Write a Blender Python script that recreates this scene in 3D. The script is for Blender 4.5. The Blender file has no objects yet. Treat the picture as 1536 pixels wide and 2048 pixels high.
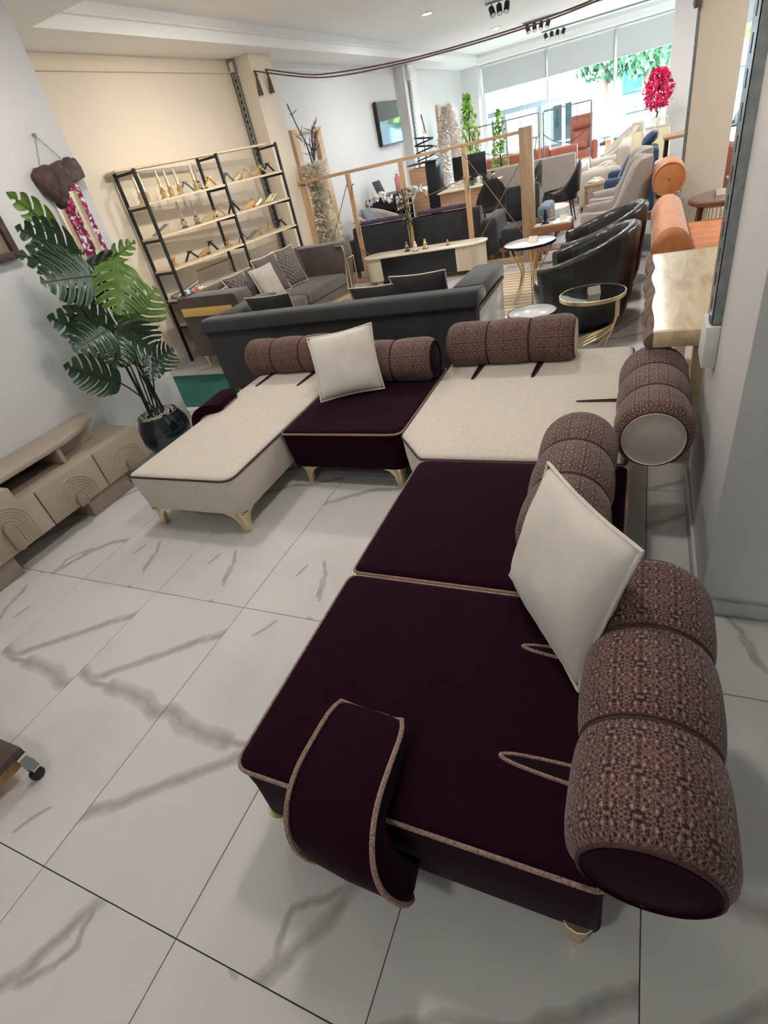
import bpy, bmesh, math, random
from mathutils import Vector, Matrix, Euler, noise as mnoise
from math import pi, sin, cos, sqrt, atan2, radians as RAD
random.seed(11)
S = bpy.context.scene
COL = S.collection

# ------------------------------------------------------------------ camera
YAW, PITCH, ROLL, FPX = -0.52473, 0.59967, -0.24236, 1039.9
cd = bpy.data.cameras.new('camera'); cam = bpy.data.objects.new('camera', cd); COL.objects.link(cam)
fw = Vector((sin(YAW)*cos(PITCH), cos(YAW)*cos(PITCH), -sin(PITCH)))
rt = Vector((cos(YAW), -sin(YAW), 0)); up = rt.cross(fw)
r2 = rt*cos(ROLL) + up*sin(ROLL); u2 = up*cos(ROLL) - rt*sin(ROLL)
Mx = Matrix((r2, u2, -fw)).transposed().to_4x4(); Mx.translation = Vector((1.68448, -1.31855, 1.71601))
cam.matrix_world = Mx
cd.sensor_fit = 'HORIZONTAL'; cd.sensor_width = 36; cd.lens = FPX/1536*36; cd.clip_start = .05; cd.clip_end = 300
S.camera = cam

# ------------------------------------------------------------------ world, sun, lights, exposure
W = bpy.data.worlds.new('sky'); S.world = W; W.use_nodes = True
bg = W.node_tree.nodes['Background']; bg.inputs[0].default_value = (.80, .93, 1.0, 1); bg.inputs[1].default_value = 34
def lamp(name, typ, loc, energy, col, rot=(0, 0, 0), **k):
    d = bpy.data.lights.new(name, typ); d.energy = energy; d.color = col
    for a, b in k.items(): setattr(d, a, b)
    o = bpy.data.objects.new(name, d); o.location = loc; o.rotation_euler = rot; COL.objects.link(o); return o
sun = lamp('sun', 'SUN', (0, 30, 20), 11.0, (1, .97, .93), Vector((-.28, -.74, -.61)).to_track_quat('-Z', 'Y').to_euler(), angle=RAD(1))
for i, (x, w) in enumerate(((-.3, 5.1), (4.6, 4.6))):      # portals: they only guide the daylight sampling at the shop window
    p = lamp('window_portal', 'AREA', (x, 18.62, 1.5), 1, (1, 1, 1), (RAD(-90), 0, 0), shape='RECTANGLE', size=w, size_y=2.7)
    p.data.cycles.is_portal = True
S.view_settings.view_transform = 'Standard'; S.view_settings.look = 'None'
S.view_settings.gamma = 1; S.view_settings.use_curve_mapping = False
S.view_settings.exposure = 0.37
S.cycles.max_bounces = 10; S.cycles.diffuse_bounces = 6; S.cycles.glossy_bounces = 4; S.cycles.transmission_bounces = 6; S.cycles.transparent_max_bounces = 16
S.cycles.sample_clamp_indirect = 6; S.cycles.caustics_reflective = False; S.cycles.caustics_refractive = False
LAMP_WARM, LAMP_NEUTRAL = (1, .88, .72), (1, .97, .95)
FILL_DOWNLIGHTS = [((0.9, 0.6), 13), ((-1.0, 1.2), 12.5), ((0.9, 4.4), 33), ((-1.2, 4.6), 30), ((1.0, 8.0), 38), ((-1.6, 9.4), 31), ((1.0, 12.0), 40), ((-1.4, 13.5), 38), ((4.5, 6.0), 46), ((4.5, 11.0), 50), ((.8, -2.4), 11)]  # ceiling lamps added as fill, since window light alone leaves the room dark
ADDED_SHELF_SPOTS = [((.2, 3.3), (-3.40, 3.7, 1.6), 125), ((.2, 3.9), (-3.40, 5.2, 1.6), 115)]  # added warm spots standing in for reflected sun on the alcove wall

# ------------------------------------------------------------------ materials
def newmat(name):
    m = bpy.data.materials.new(name); m.use_nodes = True
    return m, m.node_tree.nodes, m.node_tree.links, m.node_tree.nodes['Principled BSDF']
def pm(name, col, rough=.6, metal=0, spec=.5, nz=None, bump=None, sheen=0, coat=0, emit=None, trans=0, stretch=None):
    m, N, L, B = newmat(name)
    c = (*col, 1); B.inputs['Base Color'].default_value = c; B.inputs['Roughness'].default_value = rough
    B.inputs['Metallic'].default_value = metal; B.inputs['Specular IOR Level'].default_value = spec
    B.inputs['Sheen Weight'].default_value = sheen; B.inputs['Coat Weight'].default_value = coat
    B.inputs['Sheen Roughness'].default_value = .4
    if trans: B.inputs['Transmission Weight'].default_value = trans
    if emit: B.inputs['Emission Color'].default_value = (*emit[0], 1); B.inputs['Emission Strength'].default_value = emit[1]
    if nz or bump:
        tc = N.new('ShaderNodeTexCoord'); vec = tc.outputs['Object']
        if stretch:
            mp = N.new('ShaderNodeMapping'); mp.inputs['Scale'].default_value = stretch; L.new(vec, mp.inputs[0]); vec = mp.outputs[0]
    if nz:
        t = N.new('ShaderNodeTexNoise'); t.inputs['Scale'].default_value = nz[0]; t.inputs['Detail'].default_value = 4; L.new(vec, t.inputs['Vector'])
        r = N.new('ShaderNodeValToRGB'); r.color_ramp.elements[0].position = .3; r.color_ramp.elements[1].position = .7
        a = nz[1]; r.color_ramp.elements[0].color = tuple(x*(1-a) for x in col)+(1,); r.color_ramp.elements[1].color = tuple(min(1, x*(1+a)) for x in col)+(1,)
        L.new(t.outputs[0], r.inputs[0]); L.new(r.outputs[0], B.inputs['Base Color'])
    if bump:
        t = N.new('ShaderNodeTexNoise'); t.inputs['Scale'].default_value = bump[0]; t.inputs['Detail'].default_value = 3; L.new(vec, t.inputs['Vector'])
        b = N.new('ShaderNodeBump'); b.inputs['Strength'].default_value = bump[1]; b.inputs['Distance'].default_value = .01
        L.new(t.outputs[0], b.inputs['Height']); L.new(b.outputs[0], B.inputs['Normal'])
    return m
def wood(name, c1, c2, scale=(1, 12, 12), rough=.45, spec=.4, coat=0):
    m, N, L, B = newmat(name)
    tc = N.new('ShaderNodeTexCoord'); mp = N.new('ShaderNodeMapping'); mp.inputs['Scale'].default_value = scale; L.new(tc.outputs['Object'], mp.inputs[0])
    t = N.new('ShaderNodeTexNoise'); t.inputs['Scale'].default_value = 2.2; t.inputs['Detail'].default_value = 5; t.inputs['Distortion'].default_value = 1.2; L.new(mp.outputs[0], t.inputs[0])
    r = N.new('ShaderNodeValToRGB'); r.color_ramp.elements[0].position = .32; r.color_ramp.elements[1].position = .68
    r.color_ramp.elements[0].color = (*c1, 1); r.color_ramp.elements[1].color = (*c2, 1)
    L.new(t.outputs[0], r.inputs[0]); L.new(r.outputs[0], B.inputs['Base Color'])
    B.inputs['Roughness'].default_value = rough; B.inputs['Specular IOR Level'].default_value = spec; B.inputs['Coat Weight'].default_value = coat
    return m
def mnode(N, L, op, a, b=None, c=None, clamp=False):
    n = N.new('ShaderNodeMath'); n.operation = op; n.use_clamp = clamp
    for i, x in enumerate((a, b, c)):
        if x is None: continue
        if isinstance(x, (int, float)): n.inputs[i].default_value = x
        else: L.new(x, n.inputs[i])
    return n.outputs[0]
def vnode(N, L, op, a, b=None, s=None):
    n = N.new('ShaderNodeVectorMath'); n.operation = op
    for i, x in enumerate((a, b)):
        if x is None: continue
        if isinstance(x, (tuple, list)): n.inputs[i].default_value = x
        else: L.new(x, n.inputs[i])
    if s is not None: L.new(s, n.inputs['Scale'])
    return n.outputs['Value'] if op in ('DOT_PRODUCT', 'DISTANCE', 'LENGTH') else n.outputs[0]
def mixc(N, L, f, a, b):
    n = N.new('ShaderNodeMix'); n.data_type = 'RGBA'
    if isinstance(f, (int, float)): n.inputs[0].default_value = f
    else: L.new(f, n.inputs[0])
    for i, x in ((6, a), (7, b)):
        if isinstance(x, tuple): n.inputs[i].default_value = (*x, 1)
        else: L.new(x, n.inputs[i])
    return n.outputs[2]
def marble_tile(name, lines, base=(.66, .65, .63), grey=(.34, .325, .30)):
    """polished porcelain tile; lines = printed veins, each (points, width)"""
    m, N, L, B = newmat(name)
    tc = N.new('ShaderNodeTexCoord'); P = tc.outputs['Object']
    t = N.new('ShaderNodeTexNoise'); t.inputs['Scale'].default_value = 9; t.inputs['Detail'].default_value = 5; L.new(P, t.inputs[0])
    off = vnode(N, L, 'SUBTRACT', t.outputs['Color'], (.5, .5, .5))
    sc = N.new('ShaderNodeVectorMath'); sc.operation = 'SCALE'; sc.inputs['Scale'].default_value = .05; L.new(off, sc.inputs[0])
    Q = vnode(N, L, 'ADD', P, sc.outputs[0]); Q = vnode(N, L, 'MULTIPLY', Q, (1, 1, 0))
    dmin = None
    for pts, w in lines:
        for (ax, ay), (bx, by) in zip(pts[:-1], pts[1:]):
            ba = (bx-ax, by-ay, 0); l2 = ba[0]**2+ba[1]**2
            pa = vnode(N, L, 'SUBTRACT', Q, (ax, ay, 0))
            h = mnode(N, L, 'MULTIPLY', vnode(N, L, 'DOT_PRODUCT', pa, ba), 1/l2, clamp=True)
            n = N.new('ShaderNodeVectorMath'); n.operation = 'SCALE'; n.inputs[0].default_value = ba; L.new(h, n.inputs['Scale'])
            d = mnode(N, L, 'DIVIDE', vnode(N, L, 'DISTANCE', pa, n.outputs[0]), w)
            dmin = d if dmin is None else mnode(N, L, 'MINIMUM', dmin, d)
    t2 = N.new('ShaderNodeTexNoise'); t2.inputs['Scale'].default_value = 14; t2.inputs['Detail'].default_value = 4; L.new(P, t2.inputs[0])
    k = mnode(N, L, 'MULTIPLY', mnode(N, L, 'SUBTRACT', 1.0, dmin, clamp=True), mnode(N, L, 'MULTIPLY_ADD', t2.outputs[0], 2.2, -.1), clamp=True)
    k = mnode(N, L, 'POWER', k, .6)
    t3 = N.new('ShaderNodeTexNoise'); t3.inputs['Scale'].default_value = 2.0; t3.inputs['Detail'].default_value = 3; L.new(P, t3.inputs[0])
    soft = mnode(N, L, 'MULTIPLY', mnode(N, L, 'SUBTRACT', t3.outputs[0], .52, clamp=True), 1.0)
    c = mixc(N, L, soft, base, grey); c = mixc(N, L, mnode(N, L, 'MULTIPLY', k, .85), c, grey)
    L.new(c, B.inputs['Base Color']); B.inputs['Roughness'].default_value = .10; B.inputs['Specular IOR Level'].default_value = .5
    return m
def damask(name, base, dark, light):
    """woven patterned upholstery in UV metres"""
    m, N, L, B = newmat(name)
    uv = N.new('ShaderNodeUVMap'); sx = N.new('ShaderNodeSeparateXYZ'); L.new(uv.outputs[0], sx.inputs[0])
    def mir(px, py, ox=0.0):
        c = N.new('ShaderNodeCombineXYZ')
        L.new(mnode(N, L, 'PINGPONG', mnode(N, L, 'ADD', sx.outputs[0], ox), px), c.inputs[0]); L.new(mnode(N, L, 'PINGPONG', sx.outputs[1], py), c.inputs[1]); return c.outputs[0]
    a = mir(.028, .042)
    v = N.new('ShaderNodeTexVoronoi'); v.feature = 'DISTANCE_TO_EDGE'; v.inputs['Scale'].default_value = 95; L.new(a, v.inputs[0])
    n1 = N.new('ShaderNodeTexNoise'); n1.inputs['Scale'].default_value = 130; n1.inputs['Detail'].default_value = 2; L.new(a, n1.inputs[0])
    n2 = N.new('ShaderNodeTexNoise'); n2.inputs['Scale'].default_value = 75; n2.inputs['Detail'].default_value = 3; L.new(mir(.042, .056, .01), n2.inputs[0])
    n3 = N.new('ShaderNodeTexNoise'); n3.inputs['Scale'].default_value = 14; n3.inputs['Detail'].default_value = 3; L.new(uv.outputs[0], n3.inputs[0])
    w = N.new('ShaderNodeTexNoise'); w.inputs['Scale'].default_value = 420; L.new(uv.outputs[0], w.inputs[0])
    def step(x, e0, e1):
        r = N.new('ShaderNodeMapRange'); r.inputs[1].default_value = e0; r.inputs[2].default_value = e1; L.new(x, r.inputs[0]); return r.outputs[0]
    c = mixc(N, L, step(n3.outputs[0], .35, .65), base, tuple(x*.72+y*.28 for x, y in zip(base, dark)))
    c = mixc(N, L, step(n2.outputs[0], .50, .58), c, tuple(x*.5+y*.5 for x, y in zip(base, dark)))
    c = mixc(N, L, step(n1.outputs[0], .52, .56), c, dark)
    c = mixc(N, L, mnode(N, L, 'MULTIPLY', step(v.outputs[0], .035, .010), step(n2.outputs[0], .46, .54)), c, light)
    c = mixc(N, L, mnode(N, L, 'MULTIPLY', step(n1.outputs[0], .42, .36), .8), c, light)
    c = mixc(N, L, mnode(N, L, 'MULTIPLY', w.outputs[0], .35), c, dark)
    L.new(c, B.inputs['Base Color']); B.inputs['Roughness'].default_value = .75; B.inputs['Specular IOR Level'].default_value = .2; B.inputs['Sheen Weight'].default_value = .15
    b = N.new('ShaderNodeBump'); b.inputs['Strength'].default_value = .35; b.inputs['Distance'].default_value = .003; L.new(n1.outputs[0], b.inputs['Height']); L.new(b.outputs[0], B.inputs['Normal'])
    return m
def glassmat(name, tint, refl=.06):
    m, N, L, B = newmat(name); N.remove(B); out = N['Material Output']
    t = N.new('ShaderNodeBsdfTransparent'); t.inputs[0].default_value = (*tint, 1)
    g = N.new('ShaderNodeBsdfGlossy'); g.inputs['Roughness'].default_value = .02
    f = N.new('ShaderNodeFresnel'); f.inputs[0].default_value = 1.45
    x = N.new('ShaderNodeMixShader'); L.new(f.outputs[0], x.inputs[0]); L.new(t.outputs[0], x.inputs[1]); L.new(g.outputs[0], x.inputs[2]); L.new(x.outputs[0], out.inputs[0])
    return m

M = dict(
    wall=pm('wall_paint', (.75, .755, .76), .75, spec=.25, bump=(60, .04)),
    wallp=pm('pillar_paint', (.70, .69, .675), .6, spec=.3, bump=(60, .04)),
    wallb=pm('beige_and_warm_light_paint', (.76, .68, .56), .7, spec=.3),
    ceil=pm('ceiling_paint', (.93, .935, .93), .8, spec=.2),
    grout=pm('grout', (.17, .16, .15), .9, spec=.1),
    tilew=pm('pale_skirting_tile', (.6, .59, .57), .25),
    cream=pm('cream_velvet', (.62, .565, .49), .85, spec=.15, nz=(40, .05), bump=(300, .15), sheen=.25),
    cushion=pm('pale_velvet', (.72, .68, .61), .8, spec=.15, nz=(9, .05), bump=(14, .25), sheen=.3),
    purple=pm('aubergine_velvet', (.0155, .0026, .0085), .9, spec=.06, nz=(25, .15), sheen=.04),
    piping=pm('braided_piping', (.30, .20, .16), .8, nz=(220, .6), spec=.15),
    pipingd=pm('brown_piping', (.075, .04, .038), .8, nz=(220, .4), spec=.15),
    damask=damask('patterned_upholstery', (.195, .100, .085), (.022, .010, .014), (.44, .32, .22)),
    grey=pm('charcoal_velvet', (.042, .042, .044), .8, spec=.2, nz=(8, .15), sheen=.35),
    taupe=pm('taupe_velvet', (.095, .078, .068), .8, spec=.2, nz=(8, .15), sheen=.4),
    quilt=pm('quilted_taupe', (.12, .098, .085), .75, spec=.2, bump=(18, .5), sheen=.4),
    silver=pm('silver_piping', (.62, .55, .46), .45, spec=.4),
    gold=pm('brushed_gold', (.83, .66, .36), .28, metal=1),
    goldp=pm('pale_gold', (.78, .66, .42), .3, metal=.9),
    goldw=pm('gold_panel', (.80, .52, .20), .35, metal=.6),
    chrome=pm('chrome', (.8, .8, .8), .12, metal=1),
    steel=pm('galvanised_steel', (.30, .32, .32), .45, metal=.75, nz=(30, .2)),
    black=pm('black_metal', (.012, .013, .018), .4, metal=.2),
    blackp=pm('black_plastic', (.012, .012, .013), .35),
    taupel=pm('taupe_lacquer', (.40, .335, .265), .55, nz=(3, .05)),
    taupeh=pm('taupe_handle', (.30, .245, .19), .5),
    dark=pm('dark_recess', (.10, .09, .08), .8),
    shelf=wood('pale_ash_board', (.62, .50, .34), (.78, .67, .50)),
    pine=wood('pine', (.50, .31, .17), (.64, .43, .26)),
    pined=wood('weathered_pine', (.33, .21, .13), (.45, .31, .20)),
    walnut=wood('walnut', (.10, .045, .025), (.22, .11, .06), coat=.3),
    cherry=wood('cherry', (.24, .09, .045), (.33, .14, .07), coat=.3),
    oak=wood('oak', (.36, .20, .11), (.50, .31, .19)),
    slab=wood('poplar_slab', (.50, .38, .22), (.72, .60, .40), (6, 1, 6), rough=.22, coat=.3),
    bark=pm('bark', (.15, .095, .065), .8, nz=(14, .5), bump=(30, .9)),
    drift=pm('driftwood', (.070, .036, .028), .6, nz=(18, .5), bump=(25, .7)),
    dolly=wood('dark_plank', (.055, .038, .030), (.10, .07, .055), (1, 9, 9)),
    ply=wood('orange_plywood', (.36, .19, .08), (.52, .30, .14)),
    mirror=pm('mirror_glass', (.92, .95, .95), .02, metal=1),
    leaf=pm('monstera_leaf', (.018, .050, .020), .32, spec=.5, nz=(12, .35)),
    leafl=pm('young_monstera_leaf', (.085, .17, .022), .35, nz=(12, .3)),
    stem=pm('dark_stem', (.020, .035, .014), .5),
    pot=pm('black_glaze', (.006, .014, .018), .06, coat=1),
    gravel=pm('white_gravel', (.55, .51, .44), .8, bump=(60, 1)),
    turf=pm('green_felt', (.035, .13, .11), .9, nz=(40, .15), spec=.1),
    white=pm('white_lacquer', (.78, .77, .74), .3),
    whitem=pm('white_marble', (.74, .74, .74), .12, nz=(4, .08)),
    blackm=pm('black_marble', (.008, .008, .009), .06, coat=1),
    rope=pm('brown_rope', (.11, .075, .062), .8, nz=(90, .4)),
    cable=pm('twisted_cord', (.22, .16, .11), .7),
    blind=pm('grey_roller_blind', (.60, .62, .63), .85, spec=.1),
    frame=pm('white_frame', (.78, .80, .80), .4),
    glass=glassmat('window_glass', (.93, .98, .98)),
    screen=pm('tv_screen', (.012, .02, .022), .05, coat=1),
    pampas=pm('cream_blossom', (.88, .82, .70), .8, nz=(12, .15)),
    pampasg=pm('greyish_blossom', (.80, .74, .69), .8, nz=(12, .15)),
    twig=pm('dark_twig', (.07, .06, .06), .7),
    green=pm('bright_foliage', (.24, .46, .06), .5, nz=(5, .4)),
    greend=pm('deep_foliage', (.045, .12, .05), .6, nz=(3, .5)),
    red=pm('crimson_blossom', (.72, .012, .10), .6, nz=(9, .3)),
    orange=pm('orange_velvet', (.60, .235, .075), .7, nz=(10, .15), sheen=.5),
    rust=pm('rust_leather', (.36, .11, .07), .45, nz=(6, .12)),
    wing=pm('grey_wool', (.36, .32, .29), .85, nz=(60, .08), sheen=.3),
    beigef=pm('beige_bouclé', (.55, .50, .44), .9, nz=(30, .08)),
    blue=pm('navy_cloth', (.020, .05, .105), .8, nz=(20, .2), sheen=.3),
    blueg=pm('slate_blue_cloth', (.17, .22, .27), .8, nz=(20, .1)),
    tub=pm('black_leather', (.022, .019, .017), .3, nz=(6, .2)),
    purplef=pm('violet_fleece', (.060, .034, .078), .95, nz=(90, .5), bump=(60, 1)),
    cream2=pm('cream_lacquer', (.72, .64, .50), .35),
    asphalt=pm('asphalt', (.08, .08, .085), .9), paving=pm('pale_paving', (.16, .155, .15), .8),
    facade=pm('pale_render', (.08, .095, .105), .8), awning=pm('awning_grey', (.13, .14, .15), .6),
    carw=pm('white_car_paint', (.80, .82, .84), .2, coat=1), carb=pm('silver_car_paint', (.45, .48, .5), .2, coat=1), carg=pm('blue_car_glass', (.03, .12, .28), .05, coat=1),
    tyre=pm('tyre', (.02, .02, .02), .8), paper=pm('card', (.80, .75, .62), .6), redp=pm('red_plastic', (.75, .10, .04), .4), bluep=pm('sign_blue', (.05, .22, .50), .4),
    pink=pm('pink_plastic', (.62, .25, .27), .4), crystal=pm('clear_crystal', (.8, .76, .70), .05, trans=.9),
    straw=pm('straw', (.74, .66, .44), .7), jute=pm('cream_rug', (.56, .46, .30), .95), mag=pm('magenta_blossom', (.45, .02, .14), .6, nz=(9, .3)),
    fill_bulb=pm('fill_lamp_face', (1, .95, .85), .4, emit=((1, .9, .75), 14)),
)

def quilted(m):
    N, L, B = m.node_tree.nodes, m.node_tree.links, m.node_tree.nodes['Principled BSDF']; tc = N.new('ShaderNodeTexCoord'); h = None
    for ang in (45, -45):
        mp = N.new('ShaderNodeMapping'); mp.inputs['Rotation'].default_value = (RAD(ang), 0, 0); L.new(tc.outputs['Object'], mp.inputs[0])
        sx = N.new('ShaderNodeSeparateXYZ'); L.new(mp.outputs[0], sx.inputs[0]); q = mnode(N, L, 'ABSOLUTE', mnode(N, L, 'SINE', mnode(N, L, 'MULTIPLY', sx.outputs[1], 70.0))); h = q if h is None else mnode(N, L, 'MULTIPLY', h, q)
    b = N.new('ShaderNodeBump'); b.inputs['Strength'].default_value = 1; b.inputs['Distance'].default_value = .02; L.new(mnode(N, L, 'POWER', h, .5), b.inputs['Height']); L.new(b.outputs[0], B.inputs['Normal'])
quilted(M['quilt'])
M['pinev'] = wood('pine_upright', (.50, .31, .17), (.64, .43, .26), (12, 12, 1)); M['pinedv'] = wood('weathered_pine_upright', (.30, .19, .115), (.46, .32, .20), (9, 9, .8)); M['oakv'] = wood('oak_upright', (.36, .20, .11), (.50, .31, .19), (10, 10, 1))

# ------------------------------------------------------------------ mesh builder and object helpers
class MB:
    def __init__(s, o=None):
        s.v = []; s.f = []; s.uv = {}; s.off = -Vector(o.location) if o is not None else Vector((0, 0, 0))
    def add(s, vs, fs, uvs=None):
        n = len(s.v); s.v += [Vector(v)+s.off for v in vs]
        for i, f in enumerate(fs):
            if uvs: s.uv[len(s.f)] = uvs[i]
            s.f.append([k+n for k in f])
        return s
    def box(s, x0, x1, y0, y1, z0, z1):
        return s.add([(x, y, z) for z in (z0, z1) for y in (y0, y1) for x in (x0, x1)], [(0, 2, 3, 1), (4, 5, 7, 6), (0, 1, 5, 4), (2, 6, 7, 3), (0, 4, 6, 2), (1, 3, 7, 5)])
    def obox(s, c, size, rot=(0, 0, 0)):
        m = Euler(rot).to_matrix(); c = Vector(c)
        return s.add([c + m @ Vector((a*size[0]/2, b*size[1]/2, d*size[2]/2)) for d in (-1, 1) for b in (-1, 1) for a in (-1, 1)], [(0, 2, 3, 1), (4, 5, 7, 6), (0, 1, 5, 4), (2, 6, 7, 3), (0, 4, 6, 2), (1, 3, 7, 5)])
    def bar(s, p, q, w, h=None):
        p, q = Vector(p), Vector(q); d = q-p; R = d.to_track_quat('X', 'Z').to_euler()
        return s.obox((p+q)/2, (d.length, w, h or w), R)
    def tube(s, pts, r, n=8, closed=False, cap=True):
        pts = [Vector(p) for p in pts]; m = len(pts); rr = r if isinstance(r, (list, tuple)) else [r]*m
        vs = []; prev = None
        for i, p in enumerate(pts):
            a = pts[(i-1) % m] if (closed or i > 0) else p; b = pts[(i+1) % m] if (closed or i < m-1) else p
            t = (b-a).normalized() if (b-a).length > 1e-9 else Vector((0, 0, 1))
            if prev is None:
                u = t.cross(Vector((0, 0, 1))); u = t.cross(Vector((1, 0, 0))) if u.length < .1 else u
            else: u = prev - t*prev.dot(t)
            u.normalize(); prev = u; w = t.cross(u)
            vs += [p + (u*cos(2*pi*k/n) + w*sin(2*pi*k/n))*rr[i] for k in range(n)]
        fs = []
        for i in range(m if closed else m-1):
            j = (i+1) % m
            fs += [(i*n+k, i*n+(k+1) % n, j*n+(k+1) % n, j*n+k) for k in range(n)]
        if cap and not closed: fs += [tuple(range(n))[::-1], tuple(range((m-1)*n, m*n))]
        return s.add(vs, fs)
    def lathe(s, prof, n=24, c=(0, 0, 0), sx=1, sy=1, ring=False):
        vs = [(c[0]+r*sx*cos(2*pi*k/n), c[1]+r*sy*sin(2*pi*k/n), c[2]+z) for r, z in prof for k in range(n)]; fs = []
        for i in range(len(prof)-1):
            fs += [(i*n+k, i*n+(k+1) % n, (i+1)*n+(k+1) % n, (i+1)*n+k) for k in range(n)]
        if ring:
            m_ = (len(prof)-1)*n; fs += [(m_+k, m_+(k+1) % n, (k+1) % n, k) for k in range(n)]
        if not ring and prof[0][0] > .002: fs.append(tuple(range(n))[::-1])
        if not ring and prof[-1][0] > .002: fs.append(tuple(range((len(prof)-1)*n, len(prof)*n)))
        return s.add(vs, fs)
    def loft(s, rings, cap=True, closed=True):
        n = len(rings[0]); vs = [v for r in rings for v in r]; fs = []
        for i in range(len(rings)-1):
            fs += [(i*n+k, i*n+(k+1) % n, (i+1)*n+(k+1) % n, (i+1)*n+k) for k in range(n if closed else n-1)]
        if cap and closed: fs += [tuple(range(n))[::-1], tuple(range((len(rings)-1)*n, len(rings)*n))]
        return s.add(vs, fs)
    def prism(s, poly, z0, z1): return s.loft([[(x, y, z0) for x, y in poly], [(x, y, z1) for x, y in poly]])
    def prismx(s, poly, x0, x1): return s.loft([[(x0, y, z) for y, z in poly], [(x1, y, z) for y, z in poly]])
    def prismy(s, poly, y0, y1): return s.loft([[(x, y0, z) for x, z in poly], [(x, y1, z) for x, z in poly]])
    def build(s, name, m, parent=None, bevel=0, seg=2, ang=40, flat=False, sub=0):
        me = bpy.data.meshes.new(name); bm = bmesh.new(); vs = [bm.verts.new(v) for v in s.v]
        ul = bm.loops.layers.uv.new('UVMap') if s.uv else None
        for i, f in enumerate(s.f):
            try: q = bm.faces.new([vs[k] for k in f])
            except ValueError: continue
            if i in s.uv:
                for lp, c in zip(q.loops, s.uv[i]): lp[ul].uv = c
        bmesh.ops.remove_doubles(bm, verts=bm.verts, dist=1e-5)
        bmesh.ops.recalc_face_normals(bm, faces=bm.faces)
        if bevel:
            es = [e for e in bm.edges if len(e.link_faces) == 2 and e.calc_face_angle(0) > RAD(28)]
            if es: bmesh.ops.bevel(bm, geom=es, offset=bevel, segments=seg, affect='EDGES', profile=.5, clamp_overlap=True)
        bm.to_mesh(me); bm.free()
        if not flat:
            me.shade_smooth(); me.set_sharp_from_angle(angle=RAD(ang))
        me.materials.append(m); o = bpy.data.objects.new(name, me); COL.objects.link(o)
        if parent is not None: o.parent = parent
        if sub:
            md = o.modifiers.new('smooth', 'SUBSURF'); md.levels = sub; md.render_levels = sub
        return o
def tag(o, label, cat, group=None, kind=None):
    o['label'] = label; o['category'] = cat
    if group: o['group'] = group
    if kind: o['kind'] = kind
    return o
def thing(name, label, cat, loc=(0, 0, 0), rz=0, group=None):
    o = bpy.data.objects.new(name, None); o.empty_display_size = .1; COL.objects.link(o); o.location = loc; o.rotation_euler = (0, 0, rz)
    return tag(o, label, cat, group)
def st(o): o['kind'] = 'structure'; return o
def copytree(o, loc=None, rz=None, label=None, parent=None, scale=None):
    c = o.copy(); COL.objects.link(c)
    if parent is not None: c.parent = parent
    if loc is not None: c.location = loc
    if rz is not None: c.rotation_euler = (0, 0, rz)
    if scale is not None: c.scale = scale
    if label: c['label'] = label
    for ch in list(o.children): copytree(ch, parent=c)
    return c
def rpoly(poly, r, n=5):
    out = []; m = len(poly); rr = r if isinstance(r, (list, tuple)) else [r]*m
    for i in range(m):
        p, a, b = Vector(poly[i]), Vector(poly[i-1]), Vector(poly[(i+1) % m]); q = min(rr[i], (a-p).length*.49, (b-p).length*.49)
        s0 = p+(a-p).normalized()*q; s1 = p+(b-p).normalized()*q
        for k in range(n+1):
            t = k/n; out.append(tuple(s0*(1-t)**2+p*2*t*(1-t)+s1*t*t))
    return out
def inset(poly, d):
    m = len(poly); out = []
    for i in range(m):
        p, a, b = Vector(poly[i]), Vector(poly[i-1]), Vector(poly[(i+1) % m])
        e0 = (p-a).normalized(); e1 = (b-p).normalized(); n0 = Vector((-e0.y, e0.x)); n1 = Vector((-e1.y, e1.x)); n = n0+n1; k = n.dot(n0)
        out.append(tuple(p+n*(d/k if abs(k) > .2 else d)))
    return out
def rect(x0, x1, y0, y1): return [(x0, y0), (x1, y0), (x1, y1), (x0, y1)]
def stadium(x0, x1, y0, y1, n=10):
    if x1-x0 > y1-y0:
        r = (y1-y0)/2; cy = (y0+y1)/2
        return [(x1-r+r*sin(pi*k/n), cy-r*cos(pi*k/n)) for k in range(n+1)]+[(x0+r-r*sin(pi*k/n), cy+r*cos(pi*k/n)) for k in range(n+1)]
    r = (x1-x0)/2; cx = (x0+x1)/2
    return [(cx+r*cos(pi*k/n), y1-r+r*sin(pi*k/n)) for k in range(n+1)]+[(cx-r*cos(pi*k/n), y0+r-r*sin(pi*k/n)) for k in range(n+1)]
def arc(c, r, a0, a1, n): return [(c[0]+r*cos(a0+(a1-a0)*k/n), c[1]+r*sin(a0+(a1-a0)*k/n)) for k in range(n+1)]
def lerp(a, b, t): return Vector(a)*(1-t)+Vector(b)*t
def bez(p0, p1, p2, n=10): return [Vector(p0)*(1-t)**2+Vector(p1)*2*t*(1-t)+Vector(p2)*t*t for t in [k/n for k in range(n+1)]]
def smoothpath(pts, n=6):
    P = [Vector(p) for p in pts]; out = []
    for i in range(len(P)-1):
        p0, p1, p2, p3 = P[max(i-1, 0)], P[i], P[i+1], P[min(i+2, len(P)-1)]
        for k in range(n):
            t = k/n; out.append(.5*((2*p1)+(p2-p0)*t+(2*p0-5*p1+4*p2-p3)*t*t+(3*p1-p0-3*p2+p3)*t**3))
    return out+[P[-1]]
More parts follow.
